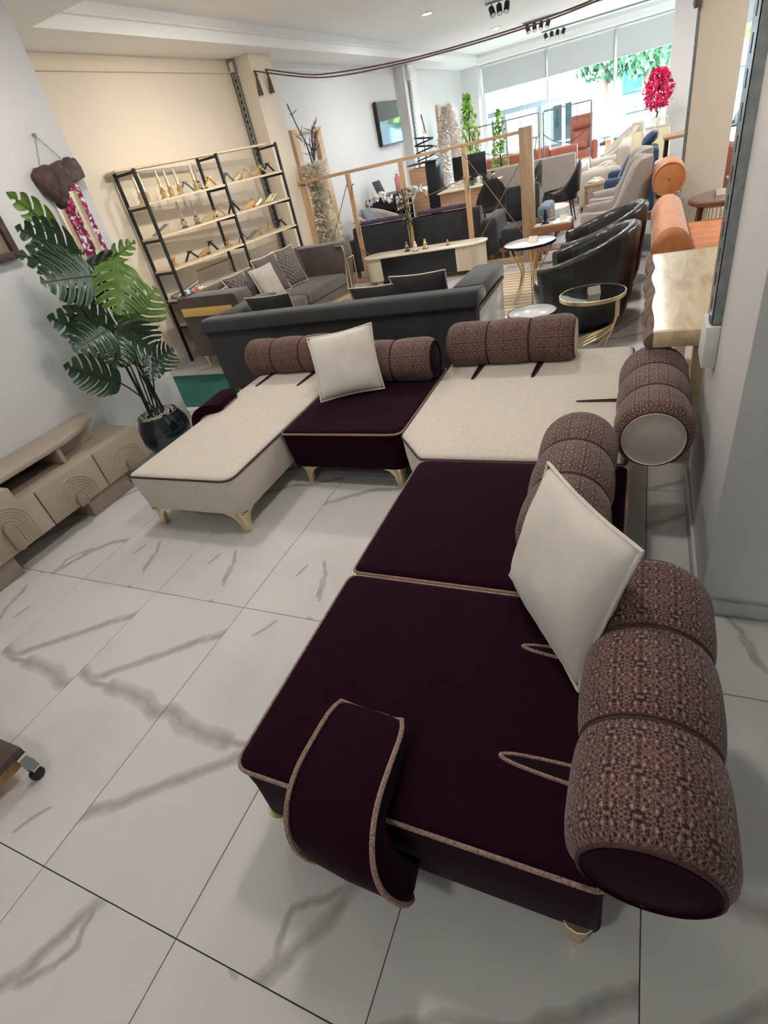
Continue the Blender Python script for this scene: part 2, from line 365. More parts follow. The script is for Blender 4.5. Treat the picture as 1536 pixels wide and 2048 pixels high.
def pillow_mesh(mb, corners, T, n=20, pinch=.06):
    """soft cushion between four corners (order round the edge), full thickness T"""
    a, b, c, d = [Vector(x) for x in corners]; nor = (b-a).cross(d-a).normalized(); ctr = (a+b+c+d)/4
    def P(u, v, sgn):
        p = (a*(1-u)+b*u)*(1-v)+(d*(1-u)+c*u)*v; U, V = 2*u-1, 2*v-1
        k = 1-pinch*((1-U*U)*abs(V)**3+(1-V*V)*abs(U)**3)
        p = ctr+(p-ctr)*k
        h = max(0, (1-abs(U)**2.6)*(1-abs(V)**2.6))**.55
        w = (mnoise.noise(p*7+nor*sgn)*.013+mnoise.noise(Vector((p.x*26+p.z*9, p.y*26-p.z*9, p.z*8)))*.0045)*h
        return p+nor*(sgn*T/2*h+w)
    for sgn in (1, -1):
        vs = [P(i/n, j/n, sgn) for j in range(n+1) for i in range(n+1)]
        mb.add(vs, [(j*(n+1)+i, j*(n+1)+i+1, (j+1)*(n+1)+i+1, (j+1)*(n+1)+i) for j in range(n) for i in range(n)])
    edge = [P(i/n, 0, 0) for i in range(n)]+[P(1, i/n, 0) for i in range(n)]+[P(1-i/n, 1, 0) for i in range(n)]+[P(0, 1-i/n, 0) for i in range(n)]
    return edge
def cushion(name, label, corners, T, m, group=None, pipe=None, pr=.006, pinch=.06):
    lo = min(corners, key=lambda c: c[2]); t = thing(name, label, 'cushion', lo, group=group); mb = MB(t)
    e = pillow_mesh(mb, corners, T, pinch=pinch); mb.build('cover', m, t, ang=180)
    MB(t).tube(e, pr, 6, closed=True).build('piping', pipe or m, t)
    return t

# ------------------------------------------------------------------ structure: floor, walls, ceiling, window
floor = st(MB().box(-3.6, 7.2, -4.0, 19.0, -.12, -.0085).build('floor', M['grout']))
VA = [([(.30, .44), (.062, .25), (-.123, .098), (-.206, .039), (-.30, .083)], .030), ([(-.206, .039), (-.174, .031), (-.043, .038)], .022), ([(-.06, .036), (.06, .036), (.156, .029), (.258, -.014), (.303, .003)], .044), ([(.07, -.56), (.14, -.45)], .010)]
VB = [([(-.012, .60), (-.066, .473), (-.107, .374), (-.2, .27), (-.30, .24)], .028), ([(-.015, .564), (.006, .475), (-.016, .417), (-.10, .36)], .016), ([(.25, -.12), (.143, -.328), (.099, -.441), (.017, -.56), (0, -.60)], .028), ([(.117, -.343), (-.003, -.425), (.001, -.497), (.018, -.549)], .016)]
VC = [([(-.043, -.205), (.016, -.298), (.082, -.474)], .014), ([(-.116, -.258), (-.136, -.342)], .010), ([(.014, -.33), (.06, -.449)], .010), ([(.07, -.60), (.16, -.64)], .012), ([(-.30, .30), (-.05, .46), (.12, .50), (.30, .60)], .026)]
TM = [marble_tile('veined_tile_one', VA), marble_tile('veined_tile_two', VB), marble_tile('veined_tile_three', VC)]
tmesh = []
for k in range(3):
    o = MB().box(-.2985, .2985, -.5985, .5985, -.0085, 0).build('tile', TM[k], floor, bevel=.0012, seg=1); tmesh.append(o)
first = [True]*3
PR = {(-1, -1): (0, 0), (-2, -1): (0, 0), (0, -1): (0, 1), (1, -1): (1, 0), (0, -2): (1, 0), (-1, -2): (1, 0), (-1, 0): (2, 0), (-2, 0): (2, 0), (0, 0): (2, 0), (1, 0): (2, 0), (2, -1): (2, 1), (2, -2): (2, 0), (1, -2): (2, 1), (2, 0): (2, 1)}
for j in range(-3, 15):
    for i in range(-6, 10):
        if (i > 5 and j < 3) or (i < -4 and j < 1): continue
        k, fl = PR.get((i, j), (random.choice((2, 2, 1, 0)), random.randint(0, 1)))
        if first[k]: o = tmesh[k]; first[k] = False
        else: o = tmesh[k].copy(); COL.objects.link(o)
        o.location = (.6*i+.3, 1.2*j+.6, 0); o.rotation_euler = (0, 0, pi*fl)
H = 3.04
st(MB().box(-3.75, -2.12, -4.0, 2.10, 0, H+.3).build('wall_left', M['wall']))
st(MB().box(-3.75, -3.45, 2.10, 18.5, 0, H+.3).build('wall_alcove', M['wallb']))  # plain wall paint here; the alcove's warm light is put into this beige
st(MB().box(-3.75, 7.3, -4.2, -4.0, 0, H+.3).build('wall_back', M['wall']))
st(MB().box(7.0, 7.3, -4.0, 18.5, 0, H+.3).build('wall_right', M['wall']))
c1 = st(MB().box(-3.45, -3.13, 6.40, 6.95, 0, H).build('wall_pier_one', M['wallb']))  # same warm light put into the pier's colour
st(MB().box(-3.45, -3.22, 12.5, 13.3, 0, H).build('wall_pier_two', M['wall']))
st(MB().box(-3.452, -3.43, 6.95, 18.5, 0, H).build('wall_side', M['wall']))
st(MB().box(-3.45, -2.95, 17.95, 18.5, 0, H).build('wall_pier_three', M['wall']))
st(MB().box(-3.45, -3.42, 2.1, 6.4, H-.145, H-.13).build('trim_1', M['wallb'], bevel=.004))
st(MB().box(-3.43, -3.40, 6.95, 12.5, H-.115, H-.10).build('trim_2', M['wall'], bevel=.004))
# ceiling: lowered border, stepped tray
st(MB().box(-3.75, 7.3, -4.2, 19.0, 3.25, 3.45).build('ceiling', M['ceil']))
st(MB().box(-3.75, -2.868, 2.93, 18.5, H, 3.25).build('ceiling_border', M['ceil']))
st(MB().box(-3.75, 7.3, -4.2, 2.93, H, 3.25).build('ceiling_border', M['ceil']))
st(MB().box(-2.868, 7.3, 17.75, 18.5, H, 3.25).build('ceiling_border', M['ceil']))
st(MB().box(-2.868, -2.83, 2.93, 17.75, H+.105, H+.13).box(-2.83, 7.2, 17.715, 17.75, H+.105, H+.13).build('trim_3', M['ceil'], bevel=.004))
# pillars at the open side
pl = st(MB().box(1.985, 2.55, .375, 1.33, 0, H).build('pillar_near', M['wallp'], bevel=.006))
st(MB().box(1.972, 1.985, .362, 1.335, 0, .075).box(1.972, 2.56, .362, .375, 0, .075).build('baseboard_pillar', M['tilew'], bevel=.003))
st(MB().box(2.11, 2.56, 7.2, 7.75, 0, 3.25).build('pillar_middle', M['wallb'], bevel=.006))
st(MB().box(2.00, 2.9, 14.2, 14.8, 0, 3.25).build('pillar_far', M['wallp'], bevel=.006))
st(MB().box(-3.45, -3.437, 2.1, 6.4, 0, .08).build('baseboard_alcove', M['tilew']))
st(MB().box(-2.12, -2.107, -3.9, 2.1, 0, .07).build('baseboard_left', M['tilew']))
def slotted(name, label, x, y, z0, z1, face, w, d, m, group=None, pitch=.075):
    """perforated shelf upright: a U of folded steel with real slots along its face; face = direction of the perforated web"""
    t = thing(name, label, 'rail', (x, y, z0), group=group); h = z1-z0
    b = MB(); b.box(-w/2, -w/2+.003, -d, 0, 0, h); b.box(w/2-.003, w/2, -d, 0, 0, h)
    n = int(h/pitch); sw = w*.22; y0, y1 = -d, -d+.003
    b.box(-w/2, -sw/2, y0, y1, 0, h); b.box(sw/2, w/2, y0, y1, 0, h)
    z = 0
    for k in range(n+1):
        b.box(-sw/2, sw/2, y0, y1, z, min(h, z+pitch*.42)); z += pitch
        if z >= h: break
    b.build('channel', m, t); MB().box(-w/2+.004, w/2-.004, -.004, 0, 0, h).build('channel_back', M['black'], t)
    t.rotation_euler = (0, 0, face); return t
slotted('slotted_rail', 'galvanised slotted shelf upright on the grey pillar beside the live-edge table', 1.985, 1.06, .92, H-.001, -pi/2, .15, .035, M['steel'], pitch=.085)
t = thing('cable_duct', 'short pale grey duct box under the slotted upright on the grey pillar', 'box', (1.985, 1.06, .75))
MB().box(-.05, 0, -.085, .085, 0, .165).build('duct_body', M['wallp'], t, bevel=.006); MB().box(-.04, 0, -.05, .0, .165, .20).build('plug', M['steel'], t, bevel=.004)
slotted('slotted_rail', 'dark slotted upright along the corner of the beige pillar in mid-room', 2.11, 7.26, .8, 3.25, -pi/2, .10, .03, M['steel'])
slotted('slotted_rail', 'grey slotted upright in the alcove corner behind the sample rack', -3.39, 6.40, .2, 2.86, 0, .09, .03, M['steel'])
slotted('slotted_rail', 'pair of pale uprights beside the wall television', -3.22, 12.75, .9, 2.75, pi/2, .12, .04, M['steel'])
t = thing('electric_box', 'small box at the top of the uprights by the television', 'box', (-3.22, 12.75, 2.76)); MB().box(0, .08, -.12, .12, 0, .26).build('box_body', M['frame'], t, bevel=.01); MB().box(.08, .09, -.09, .09, .03, .2).build('box_lid', M['wallp'], t, bevel=.004)
t = thing('junction_box', 'small grey junction box above the slotted upright in the alcove corner', 'box', (-3.39, 6.40, 2.88)); MB().box(-.045, .045, -.05, 0, 0, .14).build('box_body', M['steel'], t, bevel=.006); MB().box(-.03, .03, -.056, -.05, .02, .12).build('box_lid', M['wallp'], t)

# shop window
WX = (-2.90, -1.05, .73, 2.25, 4.4, 6.9)
w1 = st(MB().box(-2.95, 7.0, 18.42, 18.60, H-.06, H+.001).box(-2.95, 7.0, 18.42, 18.60, 0, .09).build('window_1', M['frame'], bevel=.008))
for x in WX: MB().box(x-.035, x+.035, 18.44, 18.58, .09, H-.06).build('mullion', M['frame'], w1, bevel=.006)
for a, b in zip(WX[:-1], WX[1:]): MB().box(a+.035, b-.035, 18.505, 18.515, .09, H-.06).build('pane', M['glass'], w1)
names = ['grey roller blind at the wall end of the shop window', 'grey roller blind in the middle bay of the shop window', 'grey roller blind next to the far pillar in the shop window', 'roller blind in the bay just beyond the far pillar', 'roller blind at the far end of the shop window']
for k, (a, b) in enumerate(zip(WX[:-1], WX[1:])):
    t = thing('roller_blind', names[k], 'blind', ((a+b)/2, 18.38, 2.36), group='roller blinds on the shop window'); hw = (b-a)/2-.02
    MB().box(-hw, hw, -.004, .004, .02, .62).build('fabric', M['blind'], t); MB().box(-hw, hw, -.012, .012, 0, .022).build('bottom_bar', M['frame'], t, bevel=.004)
    MB().tube([(-hw, 0, .64), (hw, 0, .64)], .03, 10).build('roller', M['frame'], t)
    MB().tube([(hw-.02, -.03, .64), (hw-.02, -.035, -.3)], .006, 5).build('bead_chain', M['steel'], t)
# platform by the window that the far seats stand on
st(MB().box(-2.9, 6.9, 15.2, 18.42, 0, .10).build('floor_step', M['tilew'], bevel=.01))

# ceiling tracks, plus downlights and rack spots added to brighten the room
def fill_downlight(x, y, e, i):
    z = H if y < 2.93 else 3.25
    t = thing('fill_downlight', 'added ceiling fill light '+('above the aubergine seats', 'above the chaise and media unit', 'above the tub chairs', 'above the charcoal and taupe sofas', 'above the coffee table and wing chairs', 'between the alcove pier and the television', 'above the beige couch', 'nearest the far end of the side wall', 'above the magenta blossom tree', 'above the thin console stand', 'in the lowered ceiling behind the viewer')[i], 'ceiling light', (x, y, z-.012), group='added fill lights')
    MB().lathe([(.075, 0), (.105, 0), (.105, .011), (.075, .011)], 24, ring=True).build('ring', M['frame'], t); MB().lathe([(.001, .004), (.075, .004)], 24).build('lens', M['fill_bulb'], t)
    l = lamp('fill_downlight_lamp', 'AREA', (x, y, z-.03), e, LAMP_NEUTRAL, shape='DISK', size=.3); return t
for i, ((x, y), e) in enumerate(FILL_DOWNLIGHTS): fill_downlight(x, y, e, i)
def track_head(t, p, d, m=None):
    d = Vector(d).normalized(); p = Vector(p); b = p+Vector((0, 0, -.09))
    o = MB(t).tube([p, b], .008, 6).tube([b-d*.06, b+d*.07], .045, 14).build('spot_head', M['black'], t)
    MB(t).tube([b+d*.0705, b+d*.072], .036, 14).build('spot_lens', M['frame'], o)
for lab, y, xs in (('track light with three black spot heads nearest along the ceiling', 10.3, (-.78, -.66, -.54)), ('track light with four black spot heads above the desk', 14.2, (-.86, -.72, -.58, -.44)), ('track light with four black spot heads close to the window', 16.9, (-.86, -.72, -.58, -.44))):
    t = thing('track_light', lab, 'ceiling light', (xs[0], y, 3.22), group='black track lights on the ceiling')
    MB(t).box(xs[0]-.1, 2.0, y-.018, y+.018, 3.22, 3.25).build('track', M['steel'] if y < 17 else M['frame'], t)
    for q, x in enumerate(xs): track_head(t, (x, y, 3.22), (.35-.2*q, -.5, -.75))
t = thing('track_light', 'added black spot heads that warm the alcove wall behind the sample rack', 'ceiling light', (.2, 3.2, 3.21))  # track added out of view to carry the warm spots
MB(t).box(.18, .22, 3.2, 4.1, 3.22, 3.25).build('track', M['black'], t)
for (x, y), tgt, e in ADDED_SHELF_SPOTS:
    d = (Vector(tgt)-Vector((x, y, 3.1))).normalized(); track_head(t, (x, y, 3.22), d)
    q = d.to_track_quat('-Z', 'Y').to_euler(); l = lamp('added_shelf_spot', 'SPOT', Vector((x, y, 3.13))+d*.09, e, LAMP_WARM, q, spot_size=RAD(62), spot_blend=1, shadow_soft_size=.05)

# ------------------------------------------------------------------ the patterned modular sofa
sofa = thing('modular_sofa', 'cream and aubergine modular corner sofa with patterned roll backs on gold legs', 'sofa', (.4, .9, 0))
def seat(poly, m, pm_, zt=.40, zb=.135, taper=.016, r=.05, legs=(), slots=(), name='seat_module'):
    P = rpoly(poly, r, 5); B = MB(sofa); RI = lambda d: rpoly(inset(poly, d*1.0) if abs(d) > 1e-9 else poly, r, 5)
    rings = []
    for z, d in ((zb, taper+.006), (zb+.012, taper), (.27, .004), (zt-.035, .0), (zt-.012, .002), (zt-.002, .010), (zt+.002, .03), (zt+.006, .10)):
        rings.append([(x, y, z) for x, y in RI(d)])
    B.loft(rings); o = B.build(name, m, sofa, ang=50)
    MB(sofa).tube([(x, y, zt-.016) for x, y in inset(P, -.002)], .0065, 6, closed=True).build('piping', pm_, o)
    for (a, b, w) in slots:
        a, b = Vector((*a, zt+.006)), Vector((*b, zt+.006)); d = (b-a).normalized(); n = Vector((-d.y, d.x, 0))
        path = [b+n*w*1.5, lerp(a, b, .5)+n*w*1.15, a+d*.03+n*w*.7, a, a+d*.03-n*w*.7, lerp(a, b, .5)-n*w*1.15, b-n*w*1.5]
        path = smoothpath(path, 5); MB(sofa).tube(path, .0055, 6).build('slot_piping', pm_, o)
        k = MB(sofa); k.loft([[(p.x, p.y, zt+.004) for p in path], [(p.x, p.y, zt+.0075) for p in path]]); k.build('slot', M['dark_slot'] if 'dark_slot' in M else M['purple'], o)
    for (x, y, ax, ay) in legs: leg(x, y, ax, ay)
    return o
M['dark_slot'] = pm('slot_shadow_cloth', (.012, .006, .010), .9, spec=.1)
def leg(x, y, ax, ay):
    """gold corner leg: two curved fins meeting at a tapered foot; ax, ay point inwards along the seat edges"""
    b = MB(sofa); x += ax*.02; y += ay*.02
    prof = [(0, .138), (.145, .138), (.12, .126), (.072, .108), (.044, .072), (.032, .0), (0, 0)]
    for dx, dy in ((ax, 0), (0, ay)):
        nx, ny = -dy, dx
        b.loft([[(x+dx*u+nx*s_, y+dy*u+ny*s_, z) for u, z in prof] for s_ in (-.012, .012)])
    b.lathe([(.021, 0), (.026, .05), (.03, .10), (.045, .134)], 12, (x+ax*.012, y+ay*.012, 0))
    b.build('leg', M['goldp'], sofa, bevel=.003, seg=1)
chaise = seat([(-1.10, .53), (-.31, .53), (-.31, 2.28), (-1.10, 2.28)], M['cream'], M['pipingd'], r=[.02, .08, .02, .02], slots=[((-.97, 1.80), (-.965, 2.12), .012), ((-.575, 1.78), (-.555, 2.12), .012)], legs=[(-1.08, .545, 1, 1), (-.335, .545, -1, 1), (-1.05, 2.2, 1, -1), (-.35, 2.2, -1, -1)])
middle = seat([(-.295, 1.08), (.52, 1.08), (.52, 2.02), (-.295, 2.02)], M['purple'], M['piping'], r=[.02, .07, .03, .03], legs=[(-.25, 1.11, 1, 1), (.47, 1.11, -1, 1)])
corner = seat([(.535, 1.06), (.725, .825), (1.69, .825), (1.69, 2.22), (.535, 2.22)], M['cream'], M['pipingd'], r=[.03, .03, .02, .05, .05], slots=[((.765, 1.77), (.775, 2.06), .013), ((1.139, 1.77), (1.158, 2.06), .013), ((1.43, 1.42), (1.66, 1.425), .008)], legs=[(.62, 2.1, 1, -1), (1.6, 2.1, -1, -1)])
inner = seat([(.735, -.03), (1.70, -.03), (1.70, .805), (.735, .805)], M['purple'], M['piping'], r=[.03, .03, .03, .06], legs=[(1.62, .72, -1, -1)])
outer = seat([(.735, -.85), (1.71, -.85), (1.71, -.05), (.735, -.05)], M['purple'], M['piping'], zb=.105, taper=.002, r=[.05, .03, .03, .04], slots=[((1.445, -.626), (1.64, -.632), .016), ((1.439, -.269), (1.62, -.275), .014)], legs=[(.752, -.853, 1, 1), (1.688, -.853, -1, 1), (.8, -.12, 1, -1)])
def bolster(c, axis, L, r, nseg, capm, caps=(True, True), flat=.78, endr=.80):
    """channelled roll back: D-shaped section lying on its flat side, pinched by seams"""
    B = MB(sofa); K = 30; per = 2*pi*r; c = Vector(c)
    def pt(a, t, rr):
        x = cos(a)*rr; z = max(sin(a)*rr, -flat*r)
        p = Vector((x, t, z)); return c+(p if axis == 'y' else Vector((t, -x, z)))
    ts = []; seams = []
    for sgi in range(nseg):
        for k in range(13):
            u = k/12; t = (sgi+u)/nseg
            first, last = sgi == 0, sgi == nseg-1
            g = sin(pi*u)**.5 if 0 < u < 1 else 0
            lo = endr if (first and u < .5) or (last and u > .5) else .90
            if lo == endr:
                v = u if first and u < .5 else 1-u
                g = min(1, (max(0, 1-(1-min(1, v/.28))**2))**.5)
            ts.append((t*L, r*(lo+(1-lo)*g), u))
        if sgi: seams.append(sgi*L/nseg)
    ts = [q for i, q in enumerate(ts) if i == 0 or abs(q[0]-ts[i-1][0]) > 1e-6]
    vs = [pt(2*pi*k/K+pi/2, t, rr) for t, rr, u in ts for k in range(K+1)]; fs = []; uvs = []
    for i in range(len(ts)-1):
        for k in range(K):
            fs.append((i*(K+1)+k, i*(K+1)+k+1, (i+1)*(K+1)+k+1, (i+1)*(K+1)+k))
            uvs.append([(per*k/K, ts[i][0]), (per*(k+1)/K, ts[i][0]), (per*(k+1)/K, ts[i+1][0]), (per*k/K, ts[i+1][0])])
    B.add(vs, fs, uvs); o = B.build('bolster', M['damask'], sofa, ang=70)
    for e, (t, rr, u) in ((0, ts[0]), (1, ts[-1])):
        d = .012 if e == 0 else -.012; b = MB(sofa)
        ring = lambda q, dt: [pt(2*pi*k/K+pi/2, t+dt, rr*q) for k in range(K)]
        b.loft([ring(1.0, 0), ring(.965, -d*.6), ring(.93, d*.2), ring(.5, -d*.5), ring(.05, -d*.7)]); b.build('end_cap', capm[e], o, ang=50)
        MB(sofa).tube(ring(1.0, 0), .005, 6, closed=True).build('end_piping', M['pipingd'], o)
    for t in seams:
        for dt in (-.005, .005): MB(sofa).tube([pt(2*pi*k/K+pi/2, t+dt, r*.905) for k in range(K)], .0045, 6, closed=True).build('seam', M['pipingd'], o)
    return o
PC, CC = M['purple'], M['cream']
bolster((1.775, -.855, .522), 'y', .76, .155, 3, (PC, PC))
bolster((1.505, .07, .525), 'y', .72, .155, 3, (PC, PC))
bolster((1.785, .80, .525), 'y', .70, .155, 3, (CC, CC))
bolster((.555, 2.09, .522), 'x', .80, .148, 3, (CC, CC))
bolster((-1.17, 2.13, .52), 'x', .78, .145, 3, (CC, CC))
bolster((-.32, 1.87, .52), 'x', .82, .145, 3, (PC, PC))
def arm_pad(o, path, u, w, th, taper=(.86, 1)):
    """thick padded flap that follows path (list of points) with width w along u and thickness th"""
    path = smoothpath(path, 5); n = len(path); U3 = Vector(u).normalized(); rings = []; el = []; er = []
    for i, p in enumerate(path):
        t = (path[min(i+1, n-1)]-path[max(i-1, 0)]).normalized(); nn = U3.cross(t).normalized()
        f = i/(n-1); e = min(.62+.38*(1-(1-min(1, f/.13))**2)**.5, .55+.45*(1-(1-min(1, (1-f)/.16))**2)**.5); hw = w/2*e*(taper[0]+(taper[1]-taper[0])*f)
        tk = th*min(1, (1-(1-min(1, f/.06))**2)**.5+.35, (1-(1-min(1, (1-f)/.06))**2)**.5+.25)
        c = [(-hw, -tk/2), (hw, -tk/2), (hw, tk*.25), (hw*.985, tk*.42), (hw*.7, tk*.52), (0, tk*.56), (-hw*.7, tk*.52), (-hw*.985, tk*.42), (-hw, tk*.25)]
        rings.append([p+U3*a+nn*b for a, b in c]); el.append(p-U3*hw+nn*tk*.5); er.append(p+U3*hw+nn*tk*.5)
    a = MB(o).loft(rings).build('arm_pad', M['purple'], o, ang=50)
    MB(o).tube(el+[lerp(el[-1], er[-1], k/6) for k in range(1, 6)]+er[::-1]+[lerp(er[0], el[0], k/6) for k in range(1, 6)], .007, 6, closed=True).build('pad_piping', M['piping'], a)
    return a
arm_pad(sofa, [(1.09, -.62, .425), (1.095, -.74, .445), (1.10, -.85, .452), (1.112, -.912, .425), (1.128, -.938, .36), (1.15, -.925, .27), (1.165, -.88, .19)], (-1, .06, 0), .275, .085, (.80, .95))
arm_pad(sofa, [(-1.0, 1.50, .425), (-1.06, 1.48, .435), (-1.13, 1.46, .430), (-1.19, 1.45, .395), (-1.215, 1.445, .33), (-1.21, 1.44, .24)], (.1, -1, 0), .32, .075, (.85, 1.0))
cushion('throw_cushion', 'square pale velvet cushion standing on the aubergine middle seat', [(-.195, 1.462, .418), (.197, 1.655, .418), (.125, 1.80, .81), (-.27, 1.62, .80)], .13, M['cushion'], 'pale cushions on the modular sofa')
cushion('throw_cushion', 'square pale velvet cushion tilted against the two aubergine-side roll backs', [(1.346, .018, .42), (1.612, -.40, .42), (1.735, -.31, .86), (1.478, .06, .86)], .15, M['cushion'], 'pale cushions on the modular sofa')

# ------------------------------------------------------------------ left wall: media unit, plant, mirror, frame, dolly
tv = thing('media_unit', 'taupe low media unit with arch relief fronts along the left wall', 'media unit', (-1.9, .3, 0))
MB(tv).box(-2.105, -1.70, -.66, 1.18, .14, .40).build('body', M['taupel'], tv, bevel=.006)
MB(tv).box(-2.105, -1.70, -.66, .17, .402, .515).build('raised_end', M['taupel'], tv, bevel=.006)
MB(tv).prism(rpoly([(-2.105, -.70), (-1.80, -.70), (-1.78, .75), (-1.93, 1.08), (-2.105, 1.12)], [.02, .02, .22, .15, .03], 8), .516, .545).build('raised_top', M['taupel'], tv, bevel=.004)
MB(tv).box(-2.10, -1.80, .615, .645, .402, .515).build('divider', M['taupel'], tv, bevel=.003)
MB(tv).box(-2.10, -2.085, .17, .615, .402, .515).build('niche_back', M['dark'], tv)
MB(tv).prism(stadium(-2.10, -1.95, .66, 1.05, 8), .402, .515).build('curved_end', M['taupel'], tv)
for y0, y1 in ((.56, .93), (-.60, -.03)): MB(tv).box(-2.09, -1.715, y0, y1, 0, .139).build('plinth', M['taupeh'], tv, bevel=.004)
def arches(y, z0, zt, nr, dr, ymin, ymax, zmin, zmax):
    b = MB(tv)
    for k in range(nr):
        r = .055+k*dr; pts = [(-1.6835, y-r, zmin)]+[(-1.6835, y-r*cos(pi*q/18), z0+r*sin(pi*q/18)) for q in range(19)]+[(-1.6835, y+r, zmin)]
        pts = [p for p in pts if ymin < p[1] < ymax and zmin <= p[2] < zmax]
        if len(pts) > 2: b.tube(pts, .0062, 6)
    return b
doors = [('drawer', .755, 1.175, .145, .397, .985, .18), ('drawer', .285, .745, .145, .397, .515, .20), ('door', -.19, .275, .145, .512, .03, .28), ('door', -.655, -.20, .145, .512, -.42, .28)]
for nm, y0, y1, z0, z1, yc, zc in doors:
    P = rect(y0, y1, z0, z1)
    if nm == 'door' and yc > 0: P = rpoly([(y0, z0), (y1, z0), (y1, .40), (.17, .40), (.17, z1), (y0, z1)], [.003, .003, .003, .07, .003, .003], 6)
    d = MB(tv).prismx(P, -1.70, -1.682).build(nm, M['taupel'], tv, bevel=.003)
    arches(yc, zc, 0, 6, .019, y0+.01, y1-.01, z0+.004, z1-.01).build('arch_relief', M['taupel'], d)
    if nm == 'drawer': MB(tv).prismx([(yc+.035*cos(a), z0+.05+.035*sin(a)) for a in [pi*k/10 for k in range(11)]]+[(yc-.035, z0), (yc+.035, z0)], -1.682, -1.655).build('handle', M['taupeh'], d, bevel=.003)
    else: MB(tv).prismx(stadium(yc-.035, yc+.035, z0+.005, z0+.20, 8), -1.682, -1.655).build('handle', M['taupeh'], d, bevel=.003)

PX, PY = -1.78, 1.49
plant = thing('potted_monstera', 'tall monstera with split leaves in a glossy black pot by the left wall', 'plant', (PX, PY, 0))
MB(plant).lathe([(.001, 0), (.10, 0), (.16, .05), (.205, .14), (.21, .20), (.195, .27), (.17, .32), (.162, .345), (.150, .345), (.146, .31), (.001, .31)], 40, (PX, PY, 0)).build('pot', M['pot'], plant, ang=60)
g = MB(plant)
for k in range(150):
    a, r = random.random()*6.28, sqrt(random.random())*.138; p = (PX+r*cos(a), PY+r*sin(a), .335+random.random()*.014); s_ = random.uniform(.012, .022)
    g.obox(p, (s_, s_*.8, s_*.7), (random.random()*3, random.random()*3, random.random()*3))
gv = g.build('white_gravel', M['gravel'], plant, bevel=.003, seg=1); gv['kind'] = 'stuff'
def monstera(base, tip, width, m, idx):
    base, tip = Vector(base), Vector(tip); ax = tip-base; L = ax.length; t = ax.normalized()
    out = Vector((1, -.55, .35)); n = (out-t*out.dot(t)).normalized(); s_ = t.cross(n); rnd = random.Random(idx)
    NT, NU = 96, 5; nl = 6 if width > .2 else 4; ph = rnd.random()*.3
    droop = rnd.uniform(.05, .14)*L; fold = rnd.uniform(-.2, .35)
    def prof(u):
        a = max(0, 1-(max(0, u-.24)/.76)**1.7)**.8; b = min(1, .55+u/.16*.45); return a*b
    mb = MB(plant); c = len(mb.v)
    for sd in (-1, 1):
        vs = []
        for i in range(NT+1):
            u = i/NT; q = (u*nl+ph+sd*.12) % 1; w = prof(u)
            cut = 1.0
            if .1 < u < .93:
                x = abs(q-.5)*2; x = min(1, max(0, (x-.10)/.34)); cut = .20+.80*x*x*(3-2*x); w *= .86+.14*sin(pi*((q+.5) % 1))
            for k in range(NU+1):
                v = k/NU*w*cut; sweep = .30*v*v*width*2.0*(.5+.5*u)
                p = base+t*(u*L*1.0+sweep-.02*L*(1-u)*v)+s_*(sd*v*width*LW/2)-n*(droop*u*u)+n*(fold*abs(v)**1.6*width*.5)
                p -= n*(.007*sin(q*6.28)*v)
                vs.append(p)
        mb.add(vs, [(i*(NU+1)+k, i*(NU+1)+k+1, (i+1)*(NU+1)+k+1, (i+1)*(NU+1)+k) for i in range(NT) for k in range(NU)])
    o = mb.build('leaf', m, plant, ang=180)
    mr = [base+t*(u/8*L)-n*(droop*(u/8)**2)+n*.002 for u in range(9)]; MB(plant).tube(mr, [.0045-.0004*k for k in range(9)], 5).build('midrib', M['stem'] if m is M['leaf'] else M['leafl'], o)
LW = .86
LV = [((-1.8, 1.426, 1.695), (-1.72, 1.19, 1.93), .20, 1), ((-1.8, 1.473, 1.498), (-1.75, 1.16, 1.76), .34, 0), ((-1.78, 1.516, 1.419), (-1.7, 1.06, 1.63), .30, 0), ((-1.75, 1.49, 1.392), (-1.66, 1.07, 1.464), .44, 0),
      ((-1.85, 1.593, 1.408), (-1.75, 1.459, 1.25), .20, 0), ((-1.9, 1.639, 1.446), (-1.8, 1.87, 1.426), .16, 0), ((-1.70, 1.70, 1.43), (-1.60, 1.44, 1.15), .46, 1), ((-1.85, 1.76, 1.433), (-1.8, 2.04, 1.52), .16, 1),
      ((-1.72, 1.50, 1.02), (-1.60, 1.87, 1.21), .42, 1), ((-1.75, 1.387, .98), (-1.7, 1.20, 1.38), .30, 0), ((-1.72, 1.353, .99), (-1.62, .96, 1.27), .34, 0), ((-1.70, 1.36, 1.06), (-1.58, .98, 1.06), .36, 0),
      ((-1.72, 1.44, 1.047), (-1.6, 1.60, .80), .38, 0), ((-1.7, 1.407, 1.0), (-1.6, 1.20, .85), .30, 0), ((-1.75, 1.58, .684), (-1.62, 1.78, .76), .28, 0), ((-1.72, 1.64, .76), (-1.6, 1.44, .64), .20, 0), ((-1.7, 1.25, .705), (-1.62, .89, .98), .34, 0)]
for k, (b, tp, w, l) in enumerate(LV):
    monstera(b, tp, w, M['leafl'] if l else M['leaf'], k)
    a = 2*pi*k/len(LV); root = Vector((PX+.06*cos(a), PY+.06*sin(a), .325)); bb = Vector(b)
    mid = lerp(root, bb, .5)+Vector((0, (root.y-bb.y)*.12, .03)); MB(plant).tube(bez(root, mid, bb, 12), .0058, 6).build('stem', M['stem'], plant)

